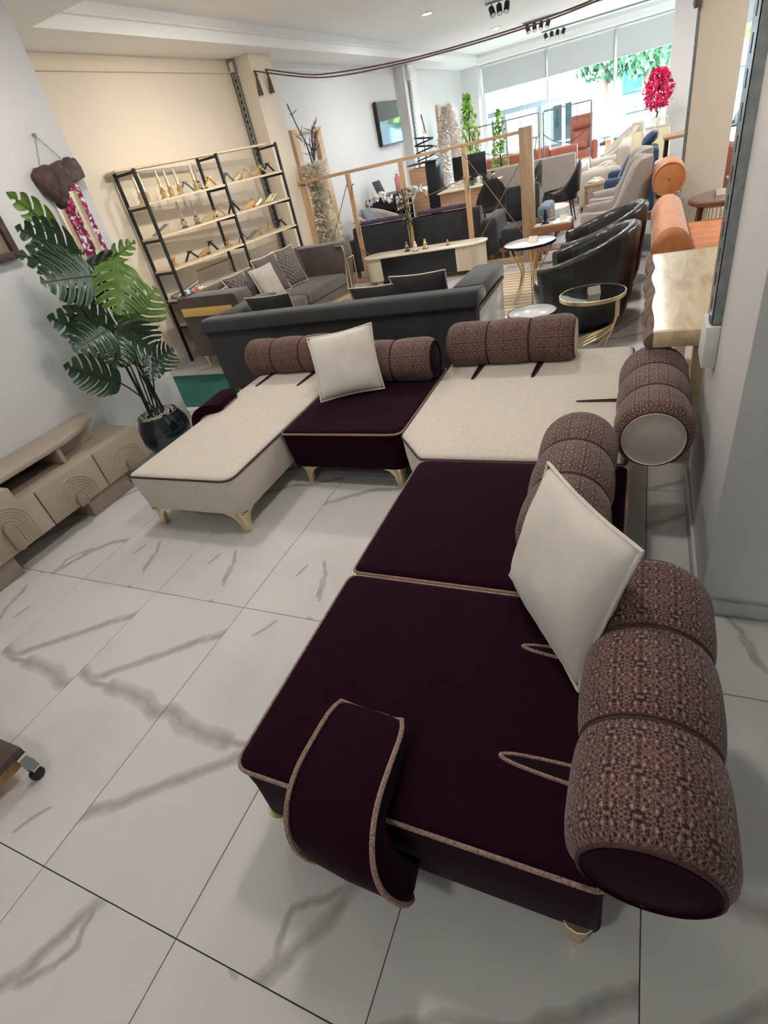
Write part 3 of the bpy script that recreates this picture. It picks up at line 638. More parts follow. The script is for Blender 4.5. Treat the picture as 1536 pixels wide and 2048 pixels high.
mir = thing('driftwood_mirror', 'narrow mirror hung under a dark driftwood slab on the left wall', 'mirror', (-2.09, 1.86, 1.45))
def slabx(o, poly, x0, x1, name, m, rough=.012):
    pts = []; n = len(poly)
    for i in range(n):
        a, b = Vector(poly[i]), Vector(poly[(i+1) % n])
        for k in range(4):
            p = a.lerp(b, k/4); q = mnoise.noise(Vector((p.x*25, p.y*25, 3)))*rough; pts.append((p.x+q, p.y+q))
    c = Vector((sum(p[0] for p in pts)/len(pts), sum(p[1] for p in pts)/len(pts)))
    sh = lambda k: [tuple(c+(Vector(p)-c)*k) for p in pts]
    b = MB(o); b.loft([[(x0, y, z) for y, z in sh(.93)], [(x0+(x1-x0)*.25, y, z) for y, z in pts], [(x0+(x1-x0)*.75, y, z) for y, z in sh(.98)], [(x1, y, z) for y, z in sh(.86)]])
    return b.build(name, m, o, ang=50)
slabx(mir, [(1.67, 2.03), (1.72, 2.07), (1.84, 2.07), (1.92, 2.09), (1.96, 2.07), (1.99, 2.10), (2.05, 2.09), (2.09, 2.04), (2.085, 1.97), (2.0, 1.95), (1.955, 1.955), (1.93, 1.925), (1.87, 1.92), (1.855, 1.86), (1.82, 1.85), (1.80, 1.81), (1.75, 1.86), (1.69, 1.92)], -2.118, -2.05, 'driftwood_slab', M['drift'])
slabx(mir, [(1.80, 1.47), (1.85, 1.49), (1.90, 1.475), (1.98, 1.50), (2.05, 1.485), (2.07, 1.44), (1.99, 1.41), (1.92, 1.425), (1.85, 1.40), (1.80, 1.42)], -2.118, -2.06, 'driftwood_foot', M['drift'])
MB(mir).box(-2.116, -2.10, 1.75, 2.015, 1.45, 1.95).build('mirror_glass', M['mirror'], mir, bevel=.002, seg=1)
nail = Vector((-2.112, 1.845, 2.245))
MB(mir).tube([nail, nail+Vector((.03, 0, 0))], .010, 8).build('nail', M['steel'], mir)
for yy, zz in ((1.765, 2.065), (1.985, 2.075)):
    b = MB(mir); e = Vector((-2.095, yy, zz)); n = 9
    for k in range(n):
        a, c = lerp(nail+Vector((.015, 0, 0)), e, k/n), lerp(nail+Vector((.015, 0, 0)), e, (k+.82)/n); d = (c-a)/2; q = Vector((1, 0, 0)) if k % 2 else d.normalized().cross(Vector((1, 0, 0)))
        b.tube([(a+c)/2+d*cos(2*pi*j/8)+q*.006*sin(2*pi*j/8) for j in range(8)], .0018, 4, closed=True)
    b.build('chain', M['steel'], mir)
fr = thing('wall_frame', 'weathered wooden shadow frame at the edge of the left wall', 'picture', (-2.1, 1.0, 1.6))
b = MB(fr).box(-2.118, -2.075, 1.255, 1.30, 1.6, 2.2).box(-2.118, -2.075, .75, .795, 1.6, 2.2).box(-2.118, -2.075, .795, 1.255, 1.6, 1.645).box(-2.118, -2.075, .795, 1.255, 2.155, 2.2); b.build('frame', M['drift'], fr, bevel=.003)
MB(fr).box(-2.118, -2.105, .795, 1.255, 1.645, 2.155).build('backing', M['taupeh'], fr)

dl = thing('wooden_dolly', 'low dark plank dolly on a small castor at the edge of the marble floor', 'dolly', (-.6, -1.2, 0))
dl.rotation_euler = (0, 0, RAD(0))
MB(dl).box(-1.3, -.345, -1.105, -.945, .118, .148).build('plank', M['dolly'], dl, bevel=.003); MB(dl).box(-1.3, -.40, -1.30, -1.112, .118, .146).build('plank', M['dolly'], dl, bevel=.003)
MB(dl).box(-1.28, -.37, -1.09, -.97, .055, .117).build('bearer', M['ply'], dl, bevel=.004); MB(dl).box(-.44, -.38, -1.4, -1.095, .06, .117).build('bearer', M['ply'], dl, bevel=.004)
cw = MB(dl).tube([(-.325, -.975, .026), (-.30, -.975, .026)], .026, 16).build('castor_wheel', M['blackp'], dl, bevel=.004)
for x, y in ((-1.24, -1.0), (-1.24, -1.36), (-.41, -1.36)): MB(dl).tube([(x-.012, y, .026), (x+.012, y, .026)], .026, 16).build('castor_wheel', M['blackp'], dl, bevel=.004); MB(dl).box(x-.02, x+.02, y-.02, y+.02, .048, .062).build('castor_plate', M['chrome'], dl)
MB(dl).box(-1.28, -1.20, -1.4, -1.095, .06, .117).build('bearer', M['ply'], dl, bevel=.004)
MB(dl).box(-.345, -.335, -.985, -.945, .03, .12).box(-.345, -.285, -.985, -.945, .062, .068).build('castor_fork', M['chrome'], dl)

# ------------------------------------------------------------------ sample rack in the alcove
RK_L, RK_D, RK_H = 2.36, .32, 2.04
rack = thing('sample_rack', 'tall black-framed rack with pale boards full of sample furniture legs', 'shelf', (-3.40, 3.66, 0), RAD(-7))
SZ = (1.705, 1.385, 1.05, .73)
for L in (0, 1.22, RK_L):
    for d in (0, RK_D): MB().box(d-.014, d+.014, L-.014, L+.014, 0, RK_H).build('post', M['black'], rack)
    for z in (RK_H-.014,)+SZ+((.44,) if L == 0 else ()): MB().box(.014, RK_D-.014, L-.013, L+.013, z-.028, z-.002).build('crossbar', M['black'], rack)
for z in SZ: MB().box(.016, RK_D+.010, -.013, RK_L+.013, z, z+.022).build('shelf_board', M['shelf'], rack, bevel=.002, seg=1)
MB().box(-.012, RK_D*.5, -.10, RK_L+.013, RK_H, RK_H+.02).build('top_board', M['shelf'], rack, bevel=.002, seg=1)
MB().box(.016, RK_D, .014, .46, .44, .46).build('low_board', M['shelf'], rack, bevel=.002, seg=1)
Rm = Matrix.Rotation(RAD(-7), 3, 'Z')
def rk(d, L, z): return Vector((-3.40, 3.66, 0)) + Rm @ Vector((d, L, 0)) + Vector((0, 0, z))
def finial(o, m, h=.25):
    MB().lathe([(.001, 0), (.034, 0), (.036, .012), (.024, .024), (.030, .045), (.036, .06), (.026, .078), (.016, .09), (.022, .10), (.022, .108), (.014, .12), (.017, .15), (.012, h*.8), (.006, h), (.001, h)], 16).build('turned_stem', m, o)
    MB().lathe([(.001, 0), (.046, 0), (.046, .006), (.03, .012), (.001, .012)], 16).build('foot_plate', m, o)
def vleg(o, m, w=.17, h=.10, th=.030):
    MB().bar((0, -w/2, .012), (0, 0, h), th, .012).bar((0, w/2, .012), (0, .004, h-.004), th, .012).build('bent_bar', m, o, bevel=.002, seg=1)
    MB().box(-.03, .03, -.03, .03, h-.004, h+.003).build('mounting_plate', m, o)
def flatleg(o, m, w=.20):
    MB().loft([[(-.012, -w/2, .004), (.012, -w/2, .004), (.012, -w/2, .02), (-.012, -w/2, .02)], [(-.03, w/2, .03), (.03, w/2, .03), (.03, w/2, .085), (-.03, w/2, .085)]]).build('tapered_fin', m, o, bevel=.002, seg=1)
    MB().box(-.035, .035, w/2-.004, w/2+.004, .001, .09).build('mounting_plate', m, o)
def cluster(o, m):
    for k in range(6):
        a = k*1.05; MB().bar((.05*cos(a), .05*sin(a), .008), (-.035*cos(a+.4), -.035*sin(a+.4), .06+.01*k), .016, .01).build('short_bar', m, o)
def lattice(o, m):
    b = MB()
    for k in range(5): b.bar((-.05+.025*k, -.09, .012), (-.05+.025*k, .10, .085), .012, .008)
    for k in range(4): b.bar((-.05, -.08+.05*k, .016+.02*k), (.05, -.08+.05*k, .016+.02*k), .008, .006)
    b.build('slotted_bars', m, o)
def loopleg(o, m, w=.5, h=.2):
    MB().tube([(0, -w/2, .006), (0, -w/2, h), (0, w/2, h), (0, w/2, .006)], .007, 6).build('loop', m, o)
    b = MB()
    for k in range(4): b.tube([(.01, w/2-.015*k-.01, .006), (.01, w/2-.015*k-.01, h-.01)], .003, 4)
    b.build('thin_rods', m, o)
IT = [ # shelf index, L, kind, material, label
    (0, .05, 'f', 'goldp', 'turned spike leg in dull gold standing at the open end of the top shelf'), (0, .16, 'f', 'goldp', 'turned spike leg in pale gold, second along the top shelf'),
    (0, .38, 'f', 'gold', 'turned spike leg just inside the end frame on the top shelf'), (0, .49, 'f', 'gold', 'slim turned brass leg, middle one of three on the top shelf'), (0, .61, 'f', 'gold', 'turned brass leg beside the lying foot on the top shelf'), (0, .70, 'v', 'steel', 'small dark lying foot next to the turned brass legs on the top shelf'),
    (0, .86, 'f', 'goldp', 'tall pale turned leg before the clear carved one on the top shelf'), (0, .98, 'f', 'crystal', 'clear carved leg near the middle frame on the top shelf'), (0, 1.14, 'v', 'goldw', 'orange-gold bent leg at the middle frame on the top shelf'),
    (0, 1.40, 'v', 'steel', 'dark grey bent leg just past the middle frame on the top shelf'), (0, 1.62, 'l', 'gold', 'gold tapered leg lying past the grey one on the top shelf'), (0, 1.80, 'v', 'goldp', 'pale gold bent leg in the far bay of the top shelf'), (0, 1.96, 'l', 'gold', 'flat gold leg in the far bay of the top shelf'), (0, 2.10, 'v', 'gold', 'gold bent leg before the black one at the end of the top shelf'), (0, 2.26, 'v', 'black', 'black bent leg at the far end of the top shelf'),
    (1, .18, 'x', 'steel', 'slotted dark metal bracket leaning on the second shelf'), (1, .48, 'f', 'crystal', 'clear carved leg standing on the second shelf'), (1, .70, 'f', 'crystal', 'clear spiral leg, second of the clear ones on the second shelf'), (1, .92, 'l', 'gold', 'flat gold leg beside the clear legs on the second shelf'), (1, 1.10, 'v', 'gold', 'wide gold bent leg at the middle frame on the second shelf'), (1, 1.34, 'v', 'black', 'black bent leg past the middle frame on the second shelf'), (1, 1.62, 'l', 'goldw', 'long amber gold leg lying on the second shelf'), (1, 1.86, 'l', 'goldp', 'pale gold leg lying in the far bay of the second shelf'), (1, 2.10, 'x', 'gold', 'stack of crossed gold bars at the far end of the second shelf'),
    (2, .16, 'c', 'goldw', 'bright gold cluster of short legs at the open end of the third shelf'), (2, .42, 'v', 'black', 'black block leg beside the end frame on the third shelf'), (2, .62, 'l', 'gold', 'round-edged gold leg on the third shelf'), (2, .80, 'v', 'black', 'black open triangle leg behind the gold one on the third shelf'), (2, 1.06, 'c', 'gold', 'gold flower-like leg before the middle frame on the third shelf'), (2, 1.36, 'v', 'steel', 'grey bent leg past the middle frame on the third shelf'), (2, 1.54, 'x', 'steel', 'grey slotted bracket on the third shelf'), (2, 1.76, 'c', 'goldp', 'pale gold cluster on the third shelf'), (2, 1.98, 'c', 'gold', 'gold cube legs in the far bay of the third shelf'), (2, 2.20, 'v', 'black', 'black angled leg at the far end of the third shelf'),
    (3, .75, 'o', 'chrome', 'chrome loop leg leaning in the lowest bay of the sample rack'), (3, 1.72, 'o', 'gold', 'gold loop leg in the far lowest bay of the sample rack')]
for si, L, kd, m, lab in IT:
    p = rk(.17+random.uniform(-.03, .05), L, SZ[si]+.0225)
    t = thing({'f': 'turned_furniture_leg', 'v': 'bent_furniture_leg', 'l': 'flat_furniture_leg', 'c': 'furniture_leg_cluster', 'x': 'slotted_bracket', 'o': 'loop_furniture_leg'}[kd], lab, 'furniture leg', p, RAD(-7)+random.uniform(-.25, .25)*(kd != 'o'), group='sample legs on the rack')
    if kd == 'f': finial(t, M[m], .25+.02*((si+int(L*10)) % 2))
    elif kd == 'v': vleg(t, M[m], .19+.03*random.random(), .10+.03*random.random())
    elif kd == 'l': flatleg(t, M[m], .19)
    elif kd == 'c': cluster(t, M[m])
    elif kd == 'x': lattice(t, M[m])
    else: loopleg(t, M[m], .62, .19)
t = thing('metal_tube', 'grey metal tubes lying on the low end shelf of the sample rack', 'tube', rk(.10, .06, .7535), RAD(-7))
for k in range(3): MB().tube([(-.02+.05*k, -.05, .02), (-.02+.05*k, .34, .05+.02*k)], .018, 10).build('tube', M['steel'], t)
t = thing('paint_tube', 'white cartridge with blue and red print lying on the low end shelf', 'tube', rk(.25, .24, .7535), RAD(-40))
MB().tube([(0, -.1, .027), (0, .11, .027)], .026, 14).build('cartridge', M['white'], t); MB().tube([(0, -.06, .027), (0, -.02, .027)], .0265, 14).build('blue_band', M['bluep'], t); MB().tube([(0, -.01, .027), (0, .05, .027)], .0265, 14).build('red_band', M['redp'], t); MB().tube([(0, .11, .027), (0, .17, .027)], [.012, .004], 10).build('nozzle', M['white'], t)

# ------------------------------------------------------------------ taupe sofa along the rack, charcoal sofa with its back to us
ts = thing('taupe_sofa', 'long taupe velvet sofa with gold base along the sample rack', 'sofa', (-3.00, 3.40, 0), RAD(-5))
LT = 2.42
MB().box(0, .86, .24, LT-.22, .14, .30).build('seat_base', M['taupe'], ts, bevel=.02); MB().box(.86, .885, .22, LT-.2, .14, .22).build('base_strip', M['gold'], ts, bevel=.003)
for k in range(2): MB().box(.20, .88, .245+k*(LT-.48)/2, .24+(k+1)*(LT-.48)/2-.005, .30, .44).build('seat_cushion', M['taupe'], ts, bevel=.04, seg=3)
MB().loft([[(x, y, z) for x, z in rpoly([(0, .14), (.20, .14), (.22, .60), (.16, .80), (0, .80)], [.02, .02, .05, .06, .05], 4)] for y in (.02, LT-.02)]).build('backrest', M['taupe'], ts, ang=50)
for k, y in enumerate((.0, LT-.24)):
    a = MB().prismy(rpoly([(0, .14), (.80, .14), (.90, .66), (.88, .80), (0, .80)], [.02, .02, .04, .05, .03], 4), y, y+.24).build('armrest', M['taupe'], ts, bevel=.02)
    if k == 0: MB().box(.03, .80, -.016, -.001, .60, .69).build('gold_panel', M['goldw'], a, bevel=.003)
    else: MB().tube([(.86, y-.008, .24), (.925, y-.008, .66), (.915, y-.008, .76), (.80, y-.008, .775)], .010, 6).build('gold_trim', M['gold'], a); MB().tube([(.90, y+.03, .24), (.915, y+.03, .60), (.915, y+.21, .60), (.90, y+.21, .24)], .009, 6, closed=True).build('gold_trim', M['gold'], a)
for x, y in ((.07, .06), (.80, .06), (.07, LT-.08), (.80, LT-.08)): MB().lathe([(.018, 0), (.024, .03), (.016, .05), (.03, .09), (.045, .14)], 12, (x, y, 0)).build('leg', M['gold'], ts)
Rt = Matrix.Rotation(RAD(-5), 3, 'Z')
def tp(x, y, z): return Vector((-3.00, 3.40, 0)) + Rt @ Vector((x, y, 0)) + Vector((0, 0, z))
def lean(fn, x, y, z, w, h, dx, dy=0, th=.14): return [fn(x, y-w/2, z), fn(x+dy, y+w/2, z), fn(x+dx+dy, y+w/2, z+h), fn(x+dx, y-w/2, z+h)]
for x, y, w, h, m, lab in ((.40, .38, .30, .32, 'taupe', 'small taupe cushion with silver piping by the near arm of the taupe sofa'), (.36, .72, .36, .40, 'quilt', 'quilted taupe cushion beside the near arm of the taupe sofa'), (.58, .98, .40, .40, 'wing', 'light grey cushion with silver piping leaning in front on the taupe sofa'), (.38, 1.32, .46, .46, 'taupe', 'large taupe cushion with silver piping in the middle of the taupe sofa'), (.36, 1.74, .46, .46, 'quilt', 'large quilted cushion near the far arm of the taupe sofa')):
    cushion('velvet_cushion', lab, lean(tp, x, y, .445, w, h, -.13, .02), .13, M[m], 'piped cushions on the taupe sofa', M['silver'], .007)

cs = thing('charcoal_sofa', 'charcoal velvet sofa seen from behind with rolled top and gold-trimmed sides', 'sofa', (-.65, 2.9, 0))
MB(cs).loft([[(x, y, z) for y, z in rpoly([(2.54, .085), (2.72, .085), (2.70, .66), (2.50, .66)], .02, 3)] for x in (-1.92, .63)]).build('back_panel', M['grey'], cs, bevel=.012)
MB(cs).prismx(rpoly([(2.455, .655), (2.75, .655), (2.72, .75), (2.50, .765)], [.03, .03, .05, .05], 4), -1.94, .655).build('rolled_top', M['grey'], cs, bevel=.02)
for x0, x1, s_ in ((-1.92, -1.68, -1), (.40, .63, 1)):
    a = MB(cs).box(x0, x1, 2.715, 3.40, .085, .655).build('armrest', M['grey'], cs, bevel=.015)
    MB(cs).loft([[(x, y, z+dz) for x, z in rpoly([(x0-.025, .655), (x1+.025, .655), (x1+.01, .75), (x0-.01, .75)], [.02, .02, .04, .04], 4)] for y, dz in ((2.72, .0), (3.42, -.01))]).build('arm_top', M['grey'], a, bevel=.01)
    xs = x0-.012 if s_ < 0 else x1+.002
    MB(cs).box(xs, xs+.010, 2.56, 3.38, .12, .60).build('side_panel', M['whitem'], a, bevel=.002); MB(cs).bar((xs+.005, 2.56, .625), (xs+.005, 3.40, .625), .026, .03).build('gold_trim', M['gold'], a)
MB(cs).box(-1.67, .39, 2.73, 3.42, .12, .28).build('seat_base', M['grey'], cs, bevel=.02)
for x0, x1 in ((-1.67, -.645), (-.635, .39)): MB(cs).box(x0, x1, 2.73, 3.45, .28, .43).build('seat_cushion', M['taupe'], cs, bevel=.04, seg=3)
for x, y in ((-1.85, 2.6), (.56, 2.6), (-1.85, 3.33), (.56, 3.33)): MB(cs).lathe([(.018, 0), (.024, .03), (.016, .05), (.03, .085)], 12, (x, y, 0)).build('leg', M['gold'], cs)
W_ = lambda x, y, z: Vector((x, y, z))
def leanx(x, y, z, w, h, dy): return [W_(x+w/2, y, z), W_(x-w/2, y, z), W_(x-w/2, y+dy, z+h), W_(x+w/2, y+dy, z+h)]
for x, w, h, lab in ((-1.40, .50, .40, 'charcoal piped cushion at the rack end of the charcoal sofa'), (-.30, .50, .37, 'black piped cushion, lower one in the middle of the charcoal sofa'), (.08, .48, .42, 'black piped cushion near the marble-sided arm of the charcoal sofa')):
    cushion('velvet_cushion', lab, leanx(x, 2.98, .432, w, h, -.12), .12, M['grey'], 'piped cushions on the charcoal sofa', M['silver'], .006)

# green felt mat and low items behind the chaise
t = thing('felt_mat', 'green felt mat on the floor behind the chaise', 'mat', (-2.3, 2.5, 0)); MB(t).prism(rpoly(rect(-3.28, -1.5, 2.32, 3.16), .01, 2), .0005, .006).build('felt', M['turf'], t)
t = thing('sun_striped_rug', 'cream rug with painted-in sun stripes under the round marble tables', 'rug', (.3, 5.3, 0)); MB(t).prism(rpoly(rect(-.35, 1.0, 4.4, 6.25), .02, 2), .0005, .010).build('rug_field', M['jute'], t)
b = MB(t)
for k in range(14): b.box(-.33, .98, 4.48+.126*k, 4.52+.126*k, .010, .0125)
b.build('sun_stripes', M['taupeh'], t)  # sunlit lines across the rug, put into its colour as bars

# ------------------------------------------------------------------ tables round the tub chairs
def card(x, y, z, lab, rz=.5, m='paper'):
    t = thing('price_card', lab, 'card', (x, y, z), rz, group='folded price cards'); 
    MB().add([(-.045, 0, 0), (.045, 0, 0), (.045, .022, .055), (-.045, .022, .055)], [(0, 1, 2, 3)]).build('card_front', M[m], t); MB().add([(-.045, .044, 0), (.045, .044, 0), (.045, .022, .055), (-.045, .022, .055)], [(0, 1, 2, 3)]).build('card_back', M[m], t); return t
t = thing('side_table', 'round black marble side table with swooping gold rod legs', 'table', (1.38, 3.03, 0))
MB(t).lathe([(.001, .505), (.225, .505), (.228, .512), (.225, .52), (.001, .52)], 48, (1.38, 3.03, 0)).build('table_top', M['blackm'], t); MB(t).lathe([(.229, .495), (.236, .495), (.236, .522), (.229, .522)], 48, (1.38, 3.03, 0), ring=True).build('rim', M['goldp'], t)
MB(t).box(1.545, 1.575, 2.99, 3.05, .34, .50).build('stem_plate', M['goldp'], t, bevel=.003)
for k in range(4): MB(t).tube(smoothpath([(1.555, 2.99+.02*k, .36), (1.53, 2.98+.02*k, .27), (1.42-.03*k, 2.96+.03*k, .19), (1.30-.02*k, 2.95+.05*k, .13), (1.265-.02*k, 2.95+.05*k, .06), (1.26-.02*k, 2.95+.05*k, 0)], 5), .0065, 6).build('leg', M['gold'], t)
for k in range(2): MB(t).tube(smoothpath([(1.555, 3.0+.03*k, .36), (1.52, 3.0+.03*k, .22), (1.43+.05*k, 3.02, .12), (1.42+.05*k, 3.02, 0)], 5), .0065, 6).build('leg', M['gold'], t)
card(1.40, 2.98, .521, 'cream price card on the black marble side table', .4)
def hairpin(name, lab, x, y, z, r, topm, rimm, legm, n=5, waist=.45, grp=None):
    t = thing(name, lab, 'table', (x, y, 0), group=grp)
    MB(t).lathe([(.001, z-.02), (r-.004, z-.02), (r, z-.012), (r, z-.003), (r-.004, z), (.001, z)], 48, (x, y, 0)).build('table_top', topm, t)
    MB(t).lathe([(r+.001, z-.024), (r+.007, z-.024), (r+.007, z+.001), (r+.001, z+.001)], 48, (x, y, 0), ring=True).build('rim', rimm, t)
    for k in range(n):
        for dd in (-.09, .09):
            a = 2*pi*k/n+dd; P = lambda q, zz, a=a: (x+r*q*cos(a), y+r*q*sin(a), zz)
            MB(t).tube(smoothpath([P(.85, z-.022), P(.8, z*.86), P(waist, z*.6), P(waist, z*.38), P(.75, .04), P(.8, .008)], 5), .006, 6).build('leg', legm, t)
    return t
hairpin('round_marble_table', 'round white-and-black marble table on waisted gold rods beyond the charcoal sofa', .62, 4.86, .60, .26, M['whitem'], M['black'], M['gold'])
hairpin('round_marble_table', 'low round pale marble table hidden partly behind the patterned roll back', .93, 3.05, .42, .185, M['whitem'], M['black'], M['gold'], 4)
card(.66, 4.80, .603, 'pale price card on the tall round marble table', -.3)
def shellchair(name, lab, loc, rz, r, back, arm, m, base, rib=0, thick=.09, seat_z=.42, spread=2.35, power=1.5, legs=None, group=None, bottom=.84, seatm=None, bow=0):
    """chair shell: a horseshoe wall whose rim drops from the back to the arm tips; open towards local -x"""
    t = thing(name, lab, 'chair', loc, rz, group=group); N_ = 56; rings = []
    for i in range(N_+1):
        a = -spread+2*spread*i/N_; f = abs(a)/spread; h = arm+(back-arm)*(max(0, cos(a/ spread*pi/2))**power if power > 0 else (lambda q: q*q*(3-2*q))(min(1, max(0, (cos(a)-.02)/.72))))
        rb = r*(1+(rib*abs(sin(a*15)) if rib else 0)); e = 1 if f < .96 else .8
        ux, uy = cos(a), sin(a)*1.0; tk = thick*(.75+.25*(1-f))
        fl = 1+bow*(h-seat_z)
        sec = [(rb*bottom, base), (rb*(bottom+.10), base+.12), (rb*.985, seat_z), (rb*fl*1.0, h-.05), (rb*fl*.985, h-.015), (rb*fl*.985-tk*.45, h), (rb*fl*.985-tk*.9, h-.02), (rb*fl*.97-tk, h-.07), (rb*.93-tk, seat_z), (rb*.90-tk, seat_z-.08), (rb*bottom-tk, base)]
        rings.append([(q*ux, q*uy, z) for q, z in sec])
    MB().loft(rings).build('shell', m, t, ang=60)
    b = MB().loft([[(r*k*.86*cos(2*pi*q/32)-.05*(1 if cos(2*pi*q/32) < 0 else 0), r*k*.84*sin(2*pi*q/32), z) for q in range(32)] for k, z in ((.80, base+.02), (.90, base+.12), (.98, seat_z-.10), (1.0, seat_z-.03), (.94, seat_z+.01), (.7, seat_z+.025), (.1, seat_z+.03))]).build('seat_cushion', seatm or m, t)
    if legs:
        for sx, sy in ((-1, -1), (-1, 1), (1, -1), (1, 1)): MB().tube([(sx*r*.5, sy*r*.5, base+.02), (sx*r*.72, sy*r*.66, 0)], [.014, .009], 8).build('leg', legs, t)
    else: MB().lathe([(r*.6, .0), (r*.62, .02), (r*.62, base+.01)], 32).build('plinth', M['black'], t)
    return t
tub1 = shellchair('tub_chair', 'black tub chair with ribbed outer shell beside the black marble side table', (1.22, 3.92, 0), RAD(-4), .43, .82, .60, M['tub'], .09, rib=.034, bow=.12)
tub2 = copytree(tub1, (1.27, 4.86, 0), RAD(2), 'second black tub chair, behind the ribbed one, before the grey wing chairs')
for q in (tub1, tub2): q['group'] = 'black tub chairs'
wg1 = shellchair('wing_chair', 'grey wool wing chair nearest behind the black tub chairs', (1.31, 6.28, 0), RAD(3), .42, 1.06, .62, M['wing'], .16, thick=.12, power=-1, spread=2.35, legs=M['walnut'], bow=.10)
wg2 = copytree(wg1, (1.31, 7.30, 0), RAD(3), 'second grey wool wing chair, farther back with a blue cushion')
for q in (wg1, wg2): q['group'] = 'grey wing chairs'
for y, lab in ((6.28, 'dark cushion on the nearer grey wing chair'), (7.30, 'slate blue cushion on the farther grey wing chair')):
    cushion('small_cushion', lab, [(1.42, y+.17, .46), (1.40, y-.20, .46), (1.50, y-.20, .76), (1.52, y+.17, .76)], .12, M['blue'] if y < 7 else M['blueg'], 'cushions on the wing chairs')

# live-edge table
t = thing('live_edge_table', 'thick pale live-edge wooden table with bark side by the grey pillar', 'table', (2.2, 2.15, 0))
edge = [(1.745+.016*mnoise.noise(Vector((k*.13, 2, 5)))+.005*mnoise.noise(Vector((k*.5, 7, 5))), 1.40+k*1.54/44) for k in range(45)]
MB(t).prism([(x+.022, y) for x, y in edge][::-1]+[(1.77, 1.40), (2.75, 1.40), (2.75, 2.94)], .685, .76).build('slab_top', M['slab'], t, bevel=.004)
bk = [[(x+o*(.85+.45*mnoise.noise(Vector((y*2.7, 3, 1)))+.35*mnoise.noise(Vector((y*8.3, 9, 1))))+.009*mnoise.noise(Vector((y*11, z*18, q*.5))), y, z) for q, (o, z) in enumerate(((.03, .682), (-.012, .69), (-.022, .705), (-.018, .725), (.0, .745), (.018, .758), (.03, .755)))] for x, y in edge]
MB(t).loft(bk).build('bark_edge', M['bark'], t, ang=30)
for y in (1.56, 2.84):
    f = MB(t).box(1.85, 2.6, y-.04, y+.04, 0, .05).build('foot_beam', M['shelf'], t, bevel=.004); [MB(t).box(x, x+.07, y-.035, y+.035, .05, .64).build('leg', M['shelf'], t, bevel=.004) for x in (1.955, 2.45)]; MB(t).box(1.86, 2.6, y-.035, y+.035, .64, .684).build('top_beam', M['shelf'], t, bevel=.004)
MB(t).box(2.19, 2.26, 1.6, 2.80, .30, .40).build('stretcher', M['ply'], t, bevel=.004)

# orange sofa, orange roll, taupe couch beyond
osf = thing('orange_sofa', 'orange tufted velvet sofa with a ribbed roll arm behind the live-edge table', 'sofa', (2.2, 4.5, 0))
rings = []
for k in range(61):
    u = k/60; y = 3.72+1.72*u; rr = .135*(1+.05*abs(sin(u*pi*14)))*min(1, (1-(1-min(1, u/.05))**2)**.5+.55, (1-(1-min(1, (1-u)/.05))**2)**.5+.55); rings.append([(1.905+rr*cos(2*pi*q/24), y, .60+rr*1.12*sin(2*pi*q/24)) for q in range(24)])
MB(osf).loft(rings).build('roll_arm', M['orange'], osf, ang=70)
MB(osf).box(1.80, 2.02, 3.76, 5.40, .12, .50).build('arm_base', M['orange'], osf, bevel=.03)
MB(osf).box(2.02, 2.75, 3.76, 5.4, .10, .30).build('seat_base', M['orange'], osf, bevel=.02)
rings = []
for k in range(41):
    u = k/40; y = 3.74+1.65*u; z = .47+.022*sin(u*38)
    rings.append([(2.03, y, .30), (2.74, y, .30), (2.75, y, .42), (2.70, y, z), (2.06, y, z+.01*sin(u*23)), (2.02, y, .42)])
MB(osf).loft(rings).build('seat_cushion', M['orange'], osf, ang=70)
for x, y in ((1.86, 3.82), (2.68, 3.82), (1.86, 5.32), (2.68, 5.32)): MB(osf).lathe([(.02, 0), (.03, .12)], 10, (x, y, 0)).build('leg', M['walnut'], osf)
tc_ = thing('taupe_couch', 'taupe couch with a cream throw in front of the beige pillar', 'sofa', (1.85, 7.2, 0))
MB(tc_).box(1.84, 2.09, 6.30, 8.3, .12, .44).build('seat_base', M['taupe'], tc_, bevel=.03); MB(tc_).box(1.80, 2.09, 6.02, 6.29, .12, .64).build('armrest', M['wing'], tc_, bevel=.04, seg=3)
MB(tc_).box(1.80, 1.95, 6.30, 8.3, .44, .80).build('backrest', M['wing'], tc_, bevel=.06, seg=3); MB(tc_).loft([[(1.785+.008*sin(k*2.1), y, .60), (1.785+.008*sin(k*1.3), y, .83+.012*sin(k)), (1.87, y, .86+.015*sin(k*1.7)), (1.97, y, .82+.015*sin(k*.9)), (1.975+.008*sin(k*2), y, .55), (1.96, y, .55), (1.955, y, .80), (1.87, y, .835), (1.797, y, .805), (1.795, y, .60)] for k, y in enumerate([6.7+.05*q for q in range(22)])]).build('throw', M['beigef'], tc_, ang=70)
for x, y in ((1.86, 6.1), (2.04, 6.1), (1.88, 8.2), (2.04, 8.2)): MB(tc_).lathe([(.02, 0), (.03, .12)], 10, (x, y, 0)).build('leg', M['walnut'], tc_)
rl = thing('roll_cushion', 'orange cylinder cushion lying on the arm of the taupe couch', 'cushion', (1.92, 6.0, .81))
MB().tube([(0, 0, 0), (0, .62, 0)], .165, 28).build('roll_cover', M['orange'], rl, bevel=.02); MB().tube([(0, -.007, 0), (0, .001, 0)], .013, 12).build('button', M['rust'], rl)
MB().tube([(.155*cos(2*pi*k/28), -.001, .155*sin(2*pi*k/28)) for k in range(28)], .006, 6, closed=True).build('end_piping', M['orange'], rl)

